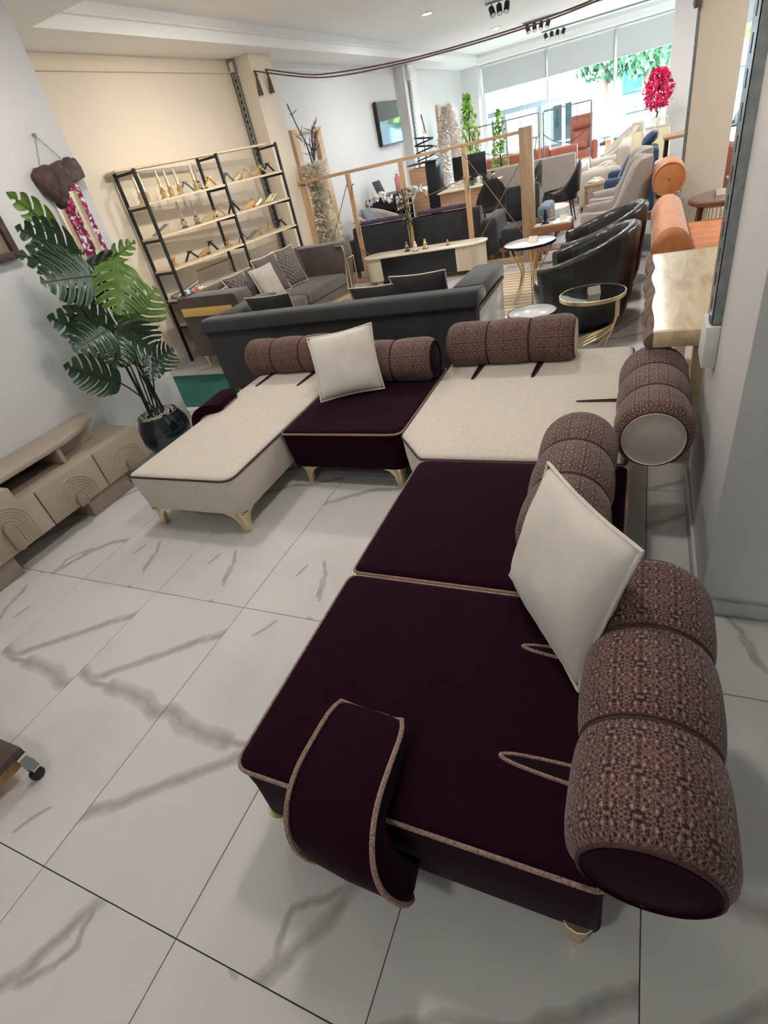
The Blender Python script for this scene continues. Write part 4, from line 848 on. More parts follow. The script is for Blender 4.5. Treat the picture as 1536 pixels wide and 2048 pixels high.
# ------------------------------------------------------------------ rope and post divider, cream media unit, dark sofa
FY = 6.86
fe = thing('post_divider', 'pine post and rail divider with diagonal cords behind the cream media unit', 'divider', (-1.4, FY, 0))
MB(fe).bar((-3.12, FY, 1.515), (.36, FY, 1.515), .045, .04).build('handrail', M['pine'], fe, bevel=.008)
MB(fe).box(-3.20, -3.04, FY+.03, FY+.07, .0, 1.53).build('end_plank', M['pinev'], fe, bevel=.004)
for x in (-2.28, -1.44, -.53): MB(fe).box(x-.035, x+.035, FY-.02, FY+.02, .06, 1.49).build('post', M['pinev'], fe, bevel=.004)
MB(fe).box(.20, .36, FY-.075, FY+.065, 0, 1.56).build('main_post', M['pinedv'], fe, bevel=.006)
MB(fe).box(-3.1, .2, FY-.06, FY+.06, 0, .06).build('foot_board', M['pined'], fe, bevel=.004)
for a, b in (((-.53, 1.42), (.28, .25)), ((.24, 1.25), (-.53, .20)), ((-2.28, 1.40), (-2.95, .35)), ((-1.44, .95), (-.53, 1.15)), ((-2.30, .50), (-1.75, .09))): MB(fe).tube([(a[0], FY-.045, a[1]), (b[0], FY-.045, b[1])], .006, 6).build('cord', M['cable'], fe)
for x, z in ((-2.28, 1.35), (-2.28, .85), (-.53, 1.15), (.36, 1.42)): MB(fe).tube([(x-.05, FY-.03, z), (x-.05, FY+.04, z+.01), (x+.05, FY+.04, z), (x+.05, FY-.035, z-.01), (x+.02, FY-.05, z-.18)], .007, 6).build('cord_knot', M['cable'], fe)
mu = thing('oval_media_unit', 'oval-ended cream media unit with dark glass front in front of the divider', 'media unit', (-1.2, 6.58, 0))
MB(mu).prism(stadium(-2.10, -.27, 6.40, 6.76, 14), .07, .385).build('body', M['cream2'], mu, bevel=.004); MB(mu).prism(stadium(-2.13, -.24, 6.37, 6.79, 14), .386, .405).build('top_board', M['cream2'], mu, bevel=.004)
MB(mu).box(-1.80, -.66, 6.385, 6.40, .075, .375).build('glass_front', M['blackp'], mu, bevel=.002); b = MB(mu)
for k in range(16): b.box(-.62+.014*k*1.4, -.612+.014*k*1.4, 6.388+.0*k, 6.40, .075, .38)
sl = b.build('fluted_strip', M['cream2'], mu); sl['kind'] = 'stuff'
for x in (-1.9, -1.2, -.45): MB(mu).box(x-.05, x+.05, 6.45, 6.70, 0, .07).build('foot', M['gold'], mu, bevel=.004)
for k, (x, y, m, lab) in enumerate(((-1.42, 6.55, 'crystal', 'small clear figurine, first of the three on the cream media unit'), (-1.27, 6.50, 'paper', 'small cream figurine in the middle of the cream media unit'), (-1.14, 6.56, 'gold', 'small gilded figurine beside the cream one on the media unit'), (-.80, 6.55, 'pink', 'tiny pink figurine alone toward the fluted end of the cream media unit'))):
    t = thing('figurine', lab, 'figurine', (x, y, .4055), group='figurines on the cream media unit'); s_ = .6 if k == 3 else 1
    MB().lathe([(.001, 0), (.035*s_, 0), (.038*s_, .012), (.02*s_, .03), (.03*s_, .06*s_), (.022*s_, .085*s_), (.012*s_, .095*s_), (.018*s_, .115*s_), (.001, .13*s_)], 14).build('figure', M[m], t); MB().box(-.04*s_, .04*s_, -.04*s_, .04*s_, -.0005, .006).build('base', M['black'], t)
ds = thing('dark_sofa', 'dark charcoal sofa seen from behind beyond the post divider', 'sofa', (-1.4, 7.5, 0))
for x0, x1 in ((-2.52, -1.50), (-1.49, -.45)): MB(ds).prismx(rpoly([(7.06, .12), (7.26, .12), (7.30, .74), (7.12, .76)], [.02, .02, .07, .07], 5), x0, x1).build('back_panel', M['grey'], ds, bevel=.03, seg=3)
for x0, x1 in ((-2.70, -2.53), (-.44, -.22)): MB(ds).box(x0, x1, 7.10, 7.95, .10, .58).build('armrest', M['grey'], ds, bevel=.06, seg=3)
MB(ds).box(-2.52, -.45, 7.31, 7.95, .10, .40).build('seat_base', M['grey'], ds, bevel=.03)
for x in (-2.6, -.33): MB(ds).box(x-.03, x+.03, 7.15, 7.21, 0, .10).build('leg', M['walnut'], ds); MB(ds).box(x-.03, x+.03, 7.84, 7.90, 0, .10).build('leg', M['walnut'], ds)
for k, (x0, x1, lab) in enumerate(((-2.42, -1.62, 'violet fleecy throw folded along the wall-side back of the dark sofa'), (-1.40, -.62, 'violet fleecy throw folded along the middle back of the dark sofa'))):
    t = thing('fleece_throw', lab, 'throw', ((x0+x1)/2, 7.2, .765), group='violet throws on the dark sofa'); L2 = (x1-x0)/2
    MB().loft([[(-L2+2*L2*q/16, .08*cos(pi*j/8)*1.1-.0, .045*sin(pi*j/8)*(1+.35*mnoise.noise(Vector((q*.7, j*.8, k*9))))+.006) for j in range(9)] for q in range(17)]).build('folded_fleece', M['purplef'], t, ang=80)
ac = thing('lounge_chair', 'charcoal lounge chair with a slate blue side next to the dark sofa', 'chair', (.0, 7.4, 0))
MB(ac).box(-.18, .32, 7.15, 7.85, .16, .40).build('seat_cushion', M['grey'], ac, bevel=.04, seg=3); MB(ac).obox((.04, 7.80, .62), (.50, .16, .46), (RAD(-12), 0, 0)).build('backrest', M['grey'], ac, bevel=.05, seg=3); MB(ac).box(.33, .50, 7.20, 7.80, .20, .60).build('armrest', M['blueg'], ac, bevel=.05, seg=3)
MB(ac).box(-.2, .48, 7.13, 7.87, .10, .155).build('wooden_frame', M['cherry'], ac, bevel=.006)
for x, y in ((-.16, 7.17), (.44, 7.17), (-.16, 7.83), (.44, 7.83)): MB(ac).box(x-.02, x+.02, y-.02, y+.02, 0, .10).build('leg', M['cherry'], ac)

# ------------------------------------------------------------------ middle of the shop
def blackchair(lab, loc, rz): return shellchair('dining_chair', lab, loc, rz, .30, .92, .52, M['tub'], .40, thick=.05, power=2.6, spread=2.0, legs=M['black'], seat_z=.47, bow=.16, group='black dining chairs')
bc = blackchair('black upholstered chair in profile facing the desk side, nearest the beige seats', (.40, 9.35, 0), RAD(0))
copytree(bc, (-.80, 9.50, 0), RAD(-75), 'black upholstered chair with its back to us, tucked at the wooden desk')
copytree(bc, (-.42, 10.7, 0), RAD(20), 'black upholstered chair half hidden behind the main divider post')
dk = thing('wooden_desk', 'wood-fronted desk with pale top beside the black chairs', 'desk', (-1.45, 10.8, 0))
MB(dk).box(-2.0, -.98, 10.2, 10.24, .02, .72).build('front_panel', M['oak'], dk, bevel=.004); [MB(dk).box(x, x+.04, 10.241, 11.15, .02, .72).build('side_panel', M['oak'], dk) for x in (-2.0, -1.02)]
MB(dk).box(-2.04, -.94, 10.16, 11.19, .721, .745).build('desk_top', M['shelf'], dk, bevel=.004)
t = thing('monitor', 'black computer monitor standing on the wooden desk', 'monitor', (-1.55, 10.95, .7455)); MB().box(-.34, .34, -.02, .02, .09, .50).build('screen_body', M['blackp'], t, bevel=.008); MB().box(-.05, .05, .015, .05, .01, .3).build('neck', M['blackp'], t); MB().box(-.13, .13, -.06, .1, 0, .012).build('foot', M['blackp'], t, bevel=.004)
for k, (x, y, m, h, lab) in enumerate(((-1.25, 10.45, 'white', .16, 'white canister on the near edge of the wooden desk'), (-1.13, 10.40, 'blackp', .13, 'black box on the near edge of the wooden desk'), (-1.05, 10.75, 'gold', .14, 'copper-toned bottle on the wooden desk'), (-1.40, 10.42, 'greend', .10, 'dark holder on the desk behind the divider post'))):
    t = thing('desk_item', lab, 'container', (x, y, .7455)); MB().lathe([(.001, 0), (.05, 0), (.052, h*.7), (.03, h*.85), (.03, h), (.001, h)], 14).build('body', M[m], t); MB().lathe([(.031, h*.9), (.034, h*.9), (.034, h+.012), (.001, h+.012)], 12).build('lid', M['black'], t)
gc = shellchair('office_chair', 'dark grey shell chair at the wall side of the wooden desk', (-2.45, 11.6, 0), RAD(150), .30, .95, .62, M['grey'], .38, thick=.05, power=2, spread=2.0, legs=M['black'], seat_z=.46, bow=.14)
gs_ = thing('grey_couch', 'grey couch seen from behind past the main divider post', 'sofa', (.0, 11.6, 0))
for x0, x1 in ((-1.62, -.62), (-.61, .42)): MB(gs_).prismx(rpoly([(11.3, .12), (11.52, .12), (11.52, .88), (11.34, .90)], .05, 4), x0, x1).build('back_panel', M['wing'], gs_, bevel=.03)
MB(gs_).box(-1.62, .42, 11.53, 12.2, .12, .44).build('seat_base', M['wing'], gs_, bevel=.03); MB(gs_).box(.43, .60, 11.3, 12.2, .12, .62).build('armrest', M['beigef'], gs_, bevel=.04)
for x in (-1.5, .5): MB(gs_).box(x-.03, x+.03, 11.36, 11.42, 0, .12).build('leg', M['walnut'], gs_); MB(gs_).box(x-.03, x+.03, 12.08, 12.14, 0, .12).build('leg', M['walnut'], gs_)
rs = thing('rust_couch', 'rust leather couch seen from behind below the glass front', 'sofa', (-1.2, 13.6, 0))
for x0, x1, h in ((-2.25, -1.30, .98), (-1.29, -.35, .98), (-.34, .25, .92)): MB(rs).prismx(rpoly([(13.4, .12), (13.62, .12), (13.60, h-.02), (13.44, h)], .07, 4), x0, x1).build('back_panel', M['rust'], rs, bevel=.04, seg=3)
MB(rs).box(-2.25, .25, 13.63, 14.3, .10, .46).build('seat_base', M['rust'], rs, bevel=.04); [MB(rs).box(x-.03, x+.03, 13.7, 13.76, 0, .10).build('leg', M['black'], rs) for x in (-2.1, .1)]
re_ = thing('rust_armchair', 'rust leather high-back armchair with a seat cushion near the shop window', 'chair', (.05, 16.3, .10))
MB().prismx(rpoly([(.12, .40), (.30, .40), (.40, .82), (.42, 1.24), (.30, 1.26), (.24, .84)], [.02, .02, .05, .06, .06, .05], 4), -.27, .27).build('backrest', M['rust'], re_, bevel=.09, seg=4); MB().obox((0, .26, 1.06), (.50, .16, .24), (RAD(-8), 0, 0)).build('headrest', M['rust'], re_, bevel=.07, seg=4); MB().box(-.30, .30, -.36, .2, .28, .50).build('seat_cushion', M['rust'], re_, bevel=.05, seg=3)
for s_ in (-1, 1): MB().box(s_*.38-.085, s_*.38+.085, -.34, .34, .22, .68).build('armrest', M['rust'], re_, bevel=.08, seg=3); MB().tube([(s_*.32, -.28, .24), (s_*.36, -.33, 0)], [.018, .012], 8).build('leg', M['walnut'], re_); MB().tube([(s_*.32, .24, .24), (s_*.36, .3, 0)], [.018, .012], 8).build('leg', M['walnut'], re_)
cushion('small_cushion', 'rust cushion standing on the rust leather armchair', [(-.15, 16.12, .61), (.25, 16.12, .61), (.25, 16.30, 1.0), (-.15, 16.30, 1.0)], .14, M['rust'])
# tall rail frames with hanging cords
for k, (x0, x1, y, lab) in enumerate(((-1.75, -.40, 12.4, 'tall thin rail frame with cords at the wall side before the window'), (-.30, .62, 12.3, 'tall thin rail frame with a looped cord next to the rust armchair'))):
    t = thing('rail_frame', lab, 'frame', ((x0+x1)/2, y, 0), group='tall thin rail frames')
    for x in (x0, x1) + (((x0+x1)/2,) if k == 0 else ()): MB(t).box(x-.014, x+.014, y-.014, y+.014, 0, 1.62).build('upright', M['steel'] if k else M['pine'], t)
    MB(t).box(x0, x1, y-.012, y+.012, 1.62, 1.645).build('top_rail', M['steel'], t); MB(t).box(x0, x1, y-.02, y+.02, .66, .69).build('low_rail', M['shelf'], t)
    MB(t).tube([(x0+(x1-x0)*q/12, y-.02, 1.25-.22*(1-((q-6)/6)**2)) for q in range(13)], .008, 6).build('looped_cord', M['twig'], t)
    for q in (.3, .72): MB(t).tube([(x0+(x1-x0)*q, y-.02, 1.62), (x0+(x1-x0)*q, y-.02, 1.32)], .006, 5).build('hanging_cord', M['twig'], t); 
# low tables
wt = thing('coffee_table', 'cherry wood coffee table with pale inset top behind the tub chairs', 'table', (.63, 6.57, 0))
MB(wt).box(.40, .87, 6.36, 6.77, .40, .485).build('apron', M['cherry'], wt, bevel=.006); MB(wt).box(.425, .845, 6.385, 6.745, .4855, .495).build('inset_top', M['whitem'], wt); MB(wt).box(.43, .84, 6.40, 6.73, .18, .20).build('lower_shelf', M['cherry'], wt)
for x in (.40, .82):
    for y in (6.36, 6.72): MB(wt).box(x, x+.05, y, y+.05, 0, .40).build('leg', M['cherry'], wt, bevel=.004)
card(.76, 6.58, .4955, 'cream price card on the cherry wood coffee table', .2)
for x, y, h, m, lab in ((.55, 6.48, .17, 'black', 'dark slim figurine on the cherry wood coffee table'), (.47, 6.62, .07, 'walnut', 'small dark cube ornament on the cherry wood coffee table'), (.60, 6.69, .12, 'oak', 'rounded wooden ornament at the back of the cherry wood coffee table')):
    t = thing('ornament', lab, 'ornament', (x, y, .4955)); MB().lathe([(.001, 0), (.04, 0), (.042, .01), (.018, .03), (.026, h*.5), (.014, h*.8), (.02, h*.9), (.001, h)], 12).build('figure', M[m], t); MB().box(-.05, .05, -.045, .045, -.0003, .008).build('base', M['black'], t)
wr = thing('drum_table', 'white oval drum table beyond the cherry wood coffee table', 'table', (.30, 8.45, 0)); MB(wr).lathe([(.001, .28), (.30, .28), (.33, .31), (.33, .40), (.32, .415), (.001, .415)], 40, (.30, 8.45, 0)).build('table_top', M['white'], wr, ang=30)
for k in range(4): a = pi/4+k*pi/2; MB(wr).box(.30+.2*cos(a)-.02, .30+.2*cos(a)+.02, 8.45+.2*sin(a)-.02, 8.45+.2*sin(a)+.02, 0, .28).build('leg', M['walnut'], wr)

# ------------------------------------------------------------------ seats crowded at the window side on the right
bs = thing('beige_couch', 'beige couch with wavy cushions beyond the grey wing chairs', 'sofa', (1.05, 11.0, 0))
MB(bs).box(.62, 1.32, 10.2, 12.0, .10, .42).build('seat_base', M['beigef'], bs, bevel=.05, seg=3); MB(bs).box(1.20, 1.42, 10.2, 12.0, .42, .92).build('backrest', M['beigef'], bs, bevel=.08, seg=3); MB(bs).box(.62, 1.30, 9.96, 10.19, .10, .66).build('armrest', M['beigef'], bs, bevel=.09, seg=3); MB(bs).box(.62, 1.30, 12.01, 12.22, .10, .66).build('armrest', M['beigef'], bs, bevel=.09, seg=3)
for k in range(4): MB(bs).loft([[(.66+.13*q, 10.3+.42*k+dy, .43+.04*sin(q*1.9+k)+.05*(1 if 0 < q < 4 else 0)+dz) for dy, dz in ((0, 0), (.38, 0), (.38, .10), (0, .10))] for q in range(5)]).build('wavy_cushion', M['beigef'], bs, bevel=.03)
for x in (.68, 1.3): [MB(bs).box(x-.025, x+.025, y-.025, y+.025, 0, .10).build('leg', M['walnut'], bs) for y in (10.05, 12.1)]
bt = thing('basket_table', 'low wooden slatted table with papers in front of the beige couch', 'table', (.93, 9.6, 0)); MB(bt).box(.76, 1.10, 9.42, 9.74, .48, .51).build('table_top', M['oak'], bt, bevel=.005)
for k in range(9): MB(bt).box(.775+.036*k, .797+.036*k, 9.43, 9.45, .22, .48).build('slat', M['oak'], bt)
for x in (.775, 1.08): [MB(bt).box(x-.015, x+.015, y-.015, y+.015, 0, .48).build('leg', M['oak'], bt) for y in (9.45, 9.72)]
pp = thing('paper_stack', 'crumpled white papers on the low slatted table', 'paper', (.93, 9.58, .5105)); MB().loft([[(.12*cos(a)*k*(1+.2*sin(3*a)), .09*sin(a)*k*(1+.2*cos(4*a)), z) for a in [2*pi*q/20 for q in range(20)]] for k, z in ((1, 0), (1.05, .02), (.8, .045), (.3, .06))]).build('crumpled_sheet', M['paper'], pp, ang=10); MB().obox((.02, .02, .066), (.12, .09, .006), (.1, .1, .4)).build('top_sheet', M['paper'], pp)
na = thing('navy_armchair', 'navy blue armchair with loose navy cushions between beige couch and taupe couch', 'chair', (1.40, 9.0, 0))
MB(na).box(1.12, 1.60, 8.62, 9.42, .10, .44).build('seat_base', M['blue'], na, bevel=.04, seg=3); MB(na).box(1.62, 1.84, 8.62, 9.42, .10, .92).build('backrest', M['blue'], na, bevel=.06, seg=3); MB(na).box(1.12, 1.60, 9.43, 9.6, .10, .64).build('armrest', M['blue'], na, bevel=.05, seg=3); MB(na).box(1.12, 1.60, 8.44, 8.61, .10, .64).build('armrest', M['blue'], na, bevel=.05, seg=3)
for x in (1.18, 1.78): [MB(na).box(x-.025, x+.025, y-.025, y+.025, 0, .10).build('leg', M['walnut'], na) for y in (8.55, 9.5)]
for k, (c, lab) in enumerate((([(1.30, 9.25, .45), (1.32, 8.80, .45), (1.50, 8.80, .88), (1.48, 9.25, .88)], 'navy cushion upright on the seat of the navy armchair'), ([(1.62, 9.36, .925), (1.60, 8.95, .925), (1.80, 8.95, 1.08), (1.82, 9.36, 1.08)], 'denim blue cushion perched on top of the navy armchair back'))): cushion('navy_cushion', lab, c, .15, M['blue'], 'navy cushions')
wc = shellchair('white_chair', 'white quilted tub chair by the window end of the beige couch', (1.08, 13.3, 0), RAD(10), .42, 1.02, .60, M['beigef'], .12, rib=.03, thick=.10, legs=M['walnut'])
wc2 = copytree(wc, (1.15, 14.5, 0), RAD(25), 'white quilted tub chair, farther one near the straw baskets')
for q in (wc, wc2): q['group'] = 'white quilted chairs'
for k, (x, y, lab) in enumerate(((1.46, 12.7, 'yellow straw basket nearest the white pedestal'), (1.92, 12.5, 'yellow straw basket close to the far pillar'))):
    t = thing('straw_basket', lab, 'basket', (x, y, .0), group='straw baskets'); MB().lathe([(.05, 0), (.14, 0), (.17, .3), (.16, .75), (.13, .92), (.11, .92), (.13, .6), (.10, .1), (.05, .05)], 24, ring=True).build('basket_body', M['straw'], t); MB().tube([(-.12, 0, .9), (-.08, 0, 1.08), (.08, 0, 1.08), (.12, 0, .9)], .014, 6).build('handle', M['straw'], t)
pd = thing('pedestal', 'white block pedestal under the crimson blossom tree', 'pedestal', (1.80, 13.35, 0)); MB().box(-.18, .18, -.18, .18, .0, .92).build('pedestal_block', M['white'], pd, bevel=.01); MB().box(-.2, .2, -.2, .2, .92, .95).build('cap', M['white'], pd, bevel=.006)
def blossom(name, label, loc, h, spread, m, potm, potr, poth, trunkh, n=420, leaf=.045, cone=False, seedv=1, cat='plant', low=.0, group=None, twigs=12):
    """artificial tree: pot, trunk, real twigs and hundreds of small petals"""
    rnd = random.Random(seedv); t = thing(name, label, cat, loc, group=group)
    MB().lathe([(.001, 0), (potr*.8, 0), (potr, poth*.6), (potr*.95, poth), (potr*.85, poth), (potr*.8, poth*.85), (.001, poth*.85)], 24).build('pot', potm, t)
    MB().tube(smoothpath([(0, 0, poth*.8), (.02, .01, poth+trunkh*.5), (-.01, .02, poth+trunkh), (.01, 0, poth+trunkh+(h-poth-trunkh)*.7)], 5), .016, 7).build('trunk', M['twig'], t)
    tw = MB(); pe = MB(); z0 = poth+trunkh*low if cone else poth+trunkh
    def R(u): return spread*(.35+.65*sin(pi*min(1, u*.75+.18)))*(1-.55*u) if cone else spread*(.5+.5*sin(pi*min(1, u+.1)))
    for k in range(twigs):
        u = rnd.random(); a = rnd.random()*6.28; z = z0+(h-z0)*u; r = R(u); p0 = (0, 0, max(poth, z-.25*(h-z0))); p2 = (r*cos(a), r*sin(a), z+.05)
        tw.tube(bez(p0, (r*.5*cos(a), r*.5*sin(a), z-.05), p2, 5), .006, 5)
    for k in range(n):
        u = rnd.random(); a = rnd.random()*6.28; r = R(u)*sqrt(rnd.random())*rnd.uniform(.8, 1.12); z = z0+(h-z0)*u
        c = Vector((r*cos(a), r*sin(a), z)); e = Euler((rnd.random()*6, rnd.random()*6, rnd.random()*6)).to_matrix(); s_ = leaf*rnd.uniform(.6, 1.3)
        pe.add([c+e @ Vector(q)*s_ for q in ((-1, 0, 0), (0, -.5, .18), (1, 0, 0), (0, .5, .18))], [(0, 1, 2), (0, 2, 3)])
    tw.build('twigs', M['twig'], t)['kind'] = 'stuff'; pe.build('blossom' if m is not M['green'] else 'foliage', m, t, flat=True)['kind'] = 'stuff'; return t
blossom('crimson_tree', 'artificial crimson blossom tree standing on the white pedestal', (1.80, 13.35, .9505), .92, .30, M['red'], M['white'], .09, .12, .16, 520, .055, seedv=3, twigs=22)
bb_ = thing('bar_table', 'wooden bar table on black splayed legs against the far side of the beige pillar', 'table', (2.1, 9.6, 0)); MB(bb_).box(1.90, 2.5, 9.3, 9.95, .93, .97).build('table_top', M['oak'], bb_, bevel=.006)
for x, y, dx, dy in ((1.95, 9.36, .0, .12), (2.45, 9.36, .05, -.05), (1.95, 9.9, -.02, .05), (2.45, 9.9, .05, .05)): MB(bb_).bar((x, y, .93), (x+dx, y+dy, 0), .045, .03).build('leg', M['black'], bb_)
# right of the beige pillar
rt_ = thing('round_wood_table', 'round dark wood table with gold rods beside the beige pillar', 'table', (2.48, 5.75, 0))
MB(rt_).lathe([(.001, .56), (.33, .56), (.37, .58), (.375, .61), (.36, .625), (.001, .625)], 44, (2.48, 5.75, 0)).build('table_top', M['walnut'], rt_, ang=30)
for k in range(3): a = pi+.3+k*2*pi/3; MB(rt_).bar((2.48+.26*cos(a), 5.75+.26*sin(a), .56), (2.48+.32*cos(a), 5.75+.32*sin(a), 0), .06, .045).build('leg', M['walnut'], rt_)
for k in range(8): a = pi-.2+k*.2; MB(rt_).tube([(2.48+.2*cos(a), 5.75+.2*sin(a), .56), (2.48+.24*cos(a), 5.75+.24*sin(a), .02)], .005, 5).build('gold_rod', M['gold'], rt_)
card(2.40, 5.72, .6255, 'white price card on the round dark wood table', .3, 'white')
br = shellchair('brown_armchair', 'small brown armchair just past the beige pillar', (2.98, 9.0, 0), RAD(180), .36, .84, .56, M['rust'], .10, thick=.08, legs=M['walnut'])
lt = thing('marble_side_table', 'small pale table on crossed gold legs past the beige pillar', 'table', (2.95, 7.9, 0)); MB(lt).box(2.68, 3.3, 7.65, 8.15, .45, .47).build('table_top', M['whitem'], lt, bevel=.004)
for y in (7.7, 8.1): MB(lt).bar((2.75, y, .45), (3.2, y, 0), .03).build('leg', M['gold'], lt); MB(lt).bar((3.2, y+.03, .45), (2.75, y+.03, 0), .03).build('leg', M['gold'], lt)
card(2.80, 7.85, .4705, 'white price card on the crossed-leg pale table', .1, 'white')
ct = thing('console_stand', 'dark thin-framed console stand by the window past the beige pillar', 'table', (3.25, 11.5, 0)); MB(ct).box(2.9, 3.7, 11.3, 11.7, .78, .80).build('table_top', M['black'], ct, bevel=.003)
for x in (2.93, 3.67): [MB(ct).box(x-.012, x+.012, y-.012, y+.012, 0, .78).build('leg', M['black'], ct) for y in (11.33, 11.67)]
MB(ct).box(2.93, 3.67, 11.32, 11.34, .30, .32).build('cross_bar', M['black'], ct); MB(ct).box(2.93, 3.67, 11.32, 11.34, .55, .57).build('cross_bar', M['black'], ct)
blossom('magenta_tree', 'magenta blossom tree between pale posts, seen in the driftwood mirror', (4.45, 7.4, 0), 2.35, .75, M['mag'], M['white'], .18, .35, .5, 900, .07, seedv=8)
pf = thing('pale_post_frame', 'pale timber post frame beside the magenta blossom tree', 'frame', (4.0, 6.8, 0))
for x in (3.55, 4.05, 4.6): MB(pf).box(x-.04, x+.04, 6.76, 6.84, 0, 2.1).build('post', M['shelf'], pf)
MB(pf).box(3.5, 4.65, 6.76, 6.84, 2.1, 2.18).build('lintel', M['shelf'], pf)

# ------------------------------------------------------------------ things along the far side wall
tvs = thing('television', 'flat wall television reflecting the shop window', 'television', (-3.40, 11.6, 1.72)); MB(tvs).box(-3.40, -3.335, 10.97, 12.22, 1.71, 2.46).build('casing', M['blackp'], tvs, bevel=.006); MB(tvs).box(-3.335, -3.332, 10.985, 12.205, 1.73, 2.445).build('screen', M['screen'], tvs); MB(tvs).box(-3.43, -3.40, 11.4, 11.8, 1.95, 2.25).build('wall_mount', M['black'], tvs)
tvs.rotation_euler = (0, 0, 0)
wf = thing('board_frame', 'pine board frame leaning on the wall behind the cream pampas column', 'frame', (-3.38, 7.95, 0))
for y0, y1 in ((7.45, 7.62), (8.25, 8.42)): MB(wf).box(-3.42, -3.36, y0, y1, .01, 2.20).build('board', M['pinev'], wf, bevel=.004)
MB(wf).box(-3.415, -3.37, 7.62, 8.25, 2.14, 2.17).build('crossbar', M['pine'], wf)
tb = thing('bare_twigs', 'bare dark twigs spreading out of the top of the cream pampas column', 'branch', (-3.0, 7.22, 1.62))
rnd = random.Random(4)
for dy, dx, h in ((-.30, -.02, .85), (.45, -.05, .62), (.10, .08, .55), (-.10, .10, .42), (.28, .05, .50)):
    o = MB().tube(smoothpath([(0, 0, 0), (dx*.3, dy*.25+.03, h*.4), (dx*.7, dy*.6-.02, h*.72), (dx, dy, h)], 5), [.012-.0004*k for k in range(16)], 6).build('twig', M['twig'], tb)
    b = MB()
    for k in range(7):
        u = rnd.uniform(.35, .95); p = Vector((dx*u, dy*u, h*u)); q = p+Vector((rnd.uniform(-.08, .08), rnd.uniform(-.16, .16), rnd.uniform(.03, .14))); b.tube([p, lerp(p, q, .5)+Vector((0, .01, 0)), q], [.006, .005, .003], 5)
    b.build('side_twigs', M['twig'], o)['kind'] = 'stuff'
def pampas(name, lab, loc, h, r, m, seedv, cone):
    rnd = random.Random(seedv); t = thing(name, lab, 'plant', loc)
    MB().lathe([(.001, 0), (r*.55, 0), (r*.7, .12), (r*.55, .26), (r*.4, .28), (.001, .25)], 20).build('pot', M['white'], t); MB().tube([(0, 0, .2), (0, 0, h*.9)], .012, 6).build('trunk', m, t); pe = MB()
    for k in range(3200):
        u = rnd.random(); a = rnd.random()*6.28; rr = (r*(.5+.5*sin(pi*min(1, .25+u*.5)))*(1-.75*u*u) if cone else r*(.78+.22*sin(u*7)))*rnd.uniform(.25, 1.1); z = .26+(h-.26)*u
        c = Vector((rr*cos(a), rr*sin(a), z)); d = Vector((cos(a), sin(a), rnd.uniform(-.2, 1.0))).normalized(); w = d.cross(Vector((rnd.random(), rnd.random(), rnd.random()))).normalized(); L = rnd.uniform(.04, .075)
        pe.add([c-d*L*.4, c+w*L*.42, c+d*L, c-w*L*.42+d*.02], [(0, 1, 2), (0, 2, 3)])
    pe.build('blossom', m, t, flat=True)['kind'] = 'stuff'; return t
pampas('pampas_column', 'cream blossom column beside the end plank of the divider', (-2.95, 7.12, 0), 1.72, .20, M['pampas'], 5, False)
pampas('pampas_tree', 'greyish white blossom cone by the side wall beyond the television', (-2.88, 14.3, 0), 2.2, .44, M['pampasg'], 6, True)
blossom('green_tree', 'slim bright green artificial tree near the wall end of the window', (-2.55, 15.0, 0), 2.35, .36, M['green'], M['white'], .16, .5, .35, 420, .065, cone=True, seedv=9, low=.6)
blossom('climbing_plant', 'leaning green plant inside the shop window behind the rail frame', (-1.35, 13.0, 0), 1.85, .26, M['green'], M['pine'], .15, .4, .5, 170, .065, cone=True, seedv=12, low=.5)
wf2 = thing('board_frame', 'pine board frame on the wall behind the slim green tree', 'frame', (-3.38, 15.6, 0))
for y0, y1 in ((15.2, 15.4), (16.3, 16.5)): MB(wf2).box(-3.42, -3.37, y0, y1, .01, 2.3).build('board', M['pinev'], wf2, bevel=.004)
MB(wf2).box(-3.415, -3.375, 15.4, 16.3, 2.2, 2.24).build('crossbar', M['pine'], wf2)
hm = thing('hanging_mirror', 'narrow rope-hung mirror on the wall before the greyish blossom cone', 'mirror', (-3.41, 13.9, 1.3)); MB(hm).box(-3.43, -3.40, 13.7, 14.1, 1.1, 1.75).build('mirror_glass', M['mirror'], hm); MB(hm).tube([(-3.41, 13.7, 1.75), (-3.41, 13.9, 2.15), (-3.41, 14.1, 1.75)], .012, 6).build('hanging_rope', M['twig'], hm); MB(hm).box(-3.435, -3.41, 13.66, 14.14, 1.06, 1.79).build('frame', M['pine'], hm)
cn = thing('black_console', 'low black console with a pale shelf against the side wall', 'console', (-3.1, 10.2, 0)); MB(cn).box(-3.40, -2.75, 9.75, 10.75, .86, .90).build('top_board', M['black'], cn, bevel=.004); MB(cn).box(-3.40, -2.85, 9.8, 10.7, .02, .40).build('drawer_block', M['black'], cn, bevel=.004); MB(cn).box(-3.40, -2.78, 9.78, 10.72, .62, .65).build('pale_shelf', M['shelf'], cn)
for y in (9.78, 10.68): MB(cn).box(-3.38, -2.78, y, y+.04, 0, .86).build('side_frame', M['black'], cn)
ln = thing('tablet_stand', 'dark tablet screen tilted on the black console', 'tablet', (-3.15, 9.95, .9005)); MB().obox((0, 0, .15), (.02, .36, .28), (0, RAD(-20), 0)).build('tablet_screen', M['grey'], ln, bevel=.005); MB().box(-.12, .0, -.08, .08, 0, .012).build('tablet_foot', M['black'], ln)
oc = thing('white_orchid', 'arching white orchid sprays on the pale shelf by the side wall', 'plant', (-2.62, 9.46, 0)); MB().lathe([(.001, 0), (.13, 0), (.12, .45), (.15, .55), (.12, .55), (.001, .5)], 18).build('pot', M['white'], oc)
rnd = random.Random(21); pe = MB()
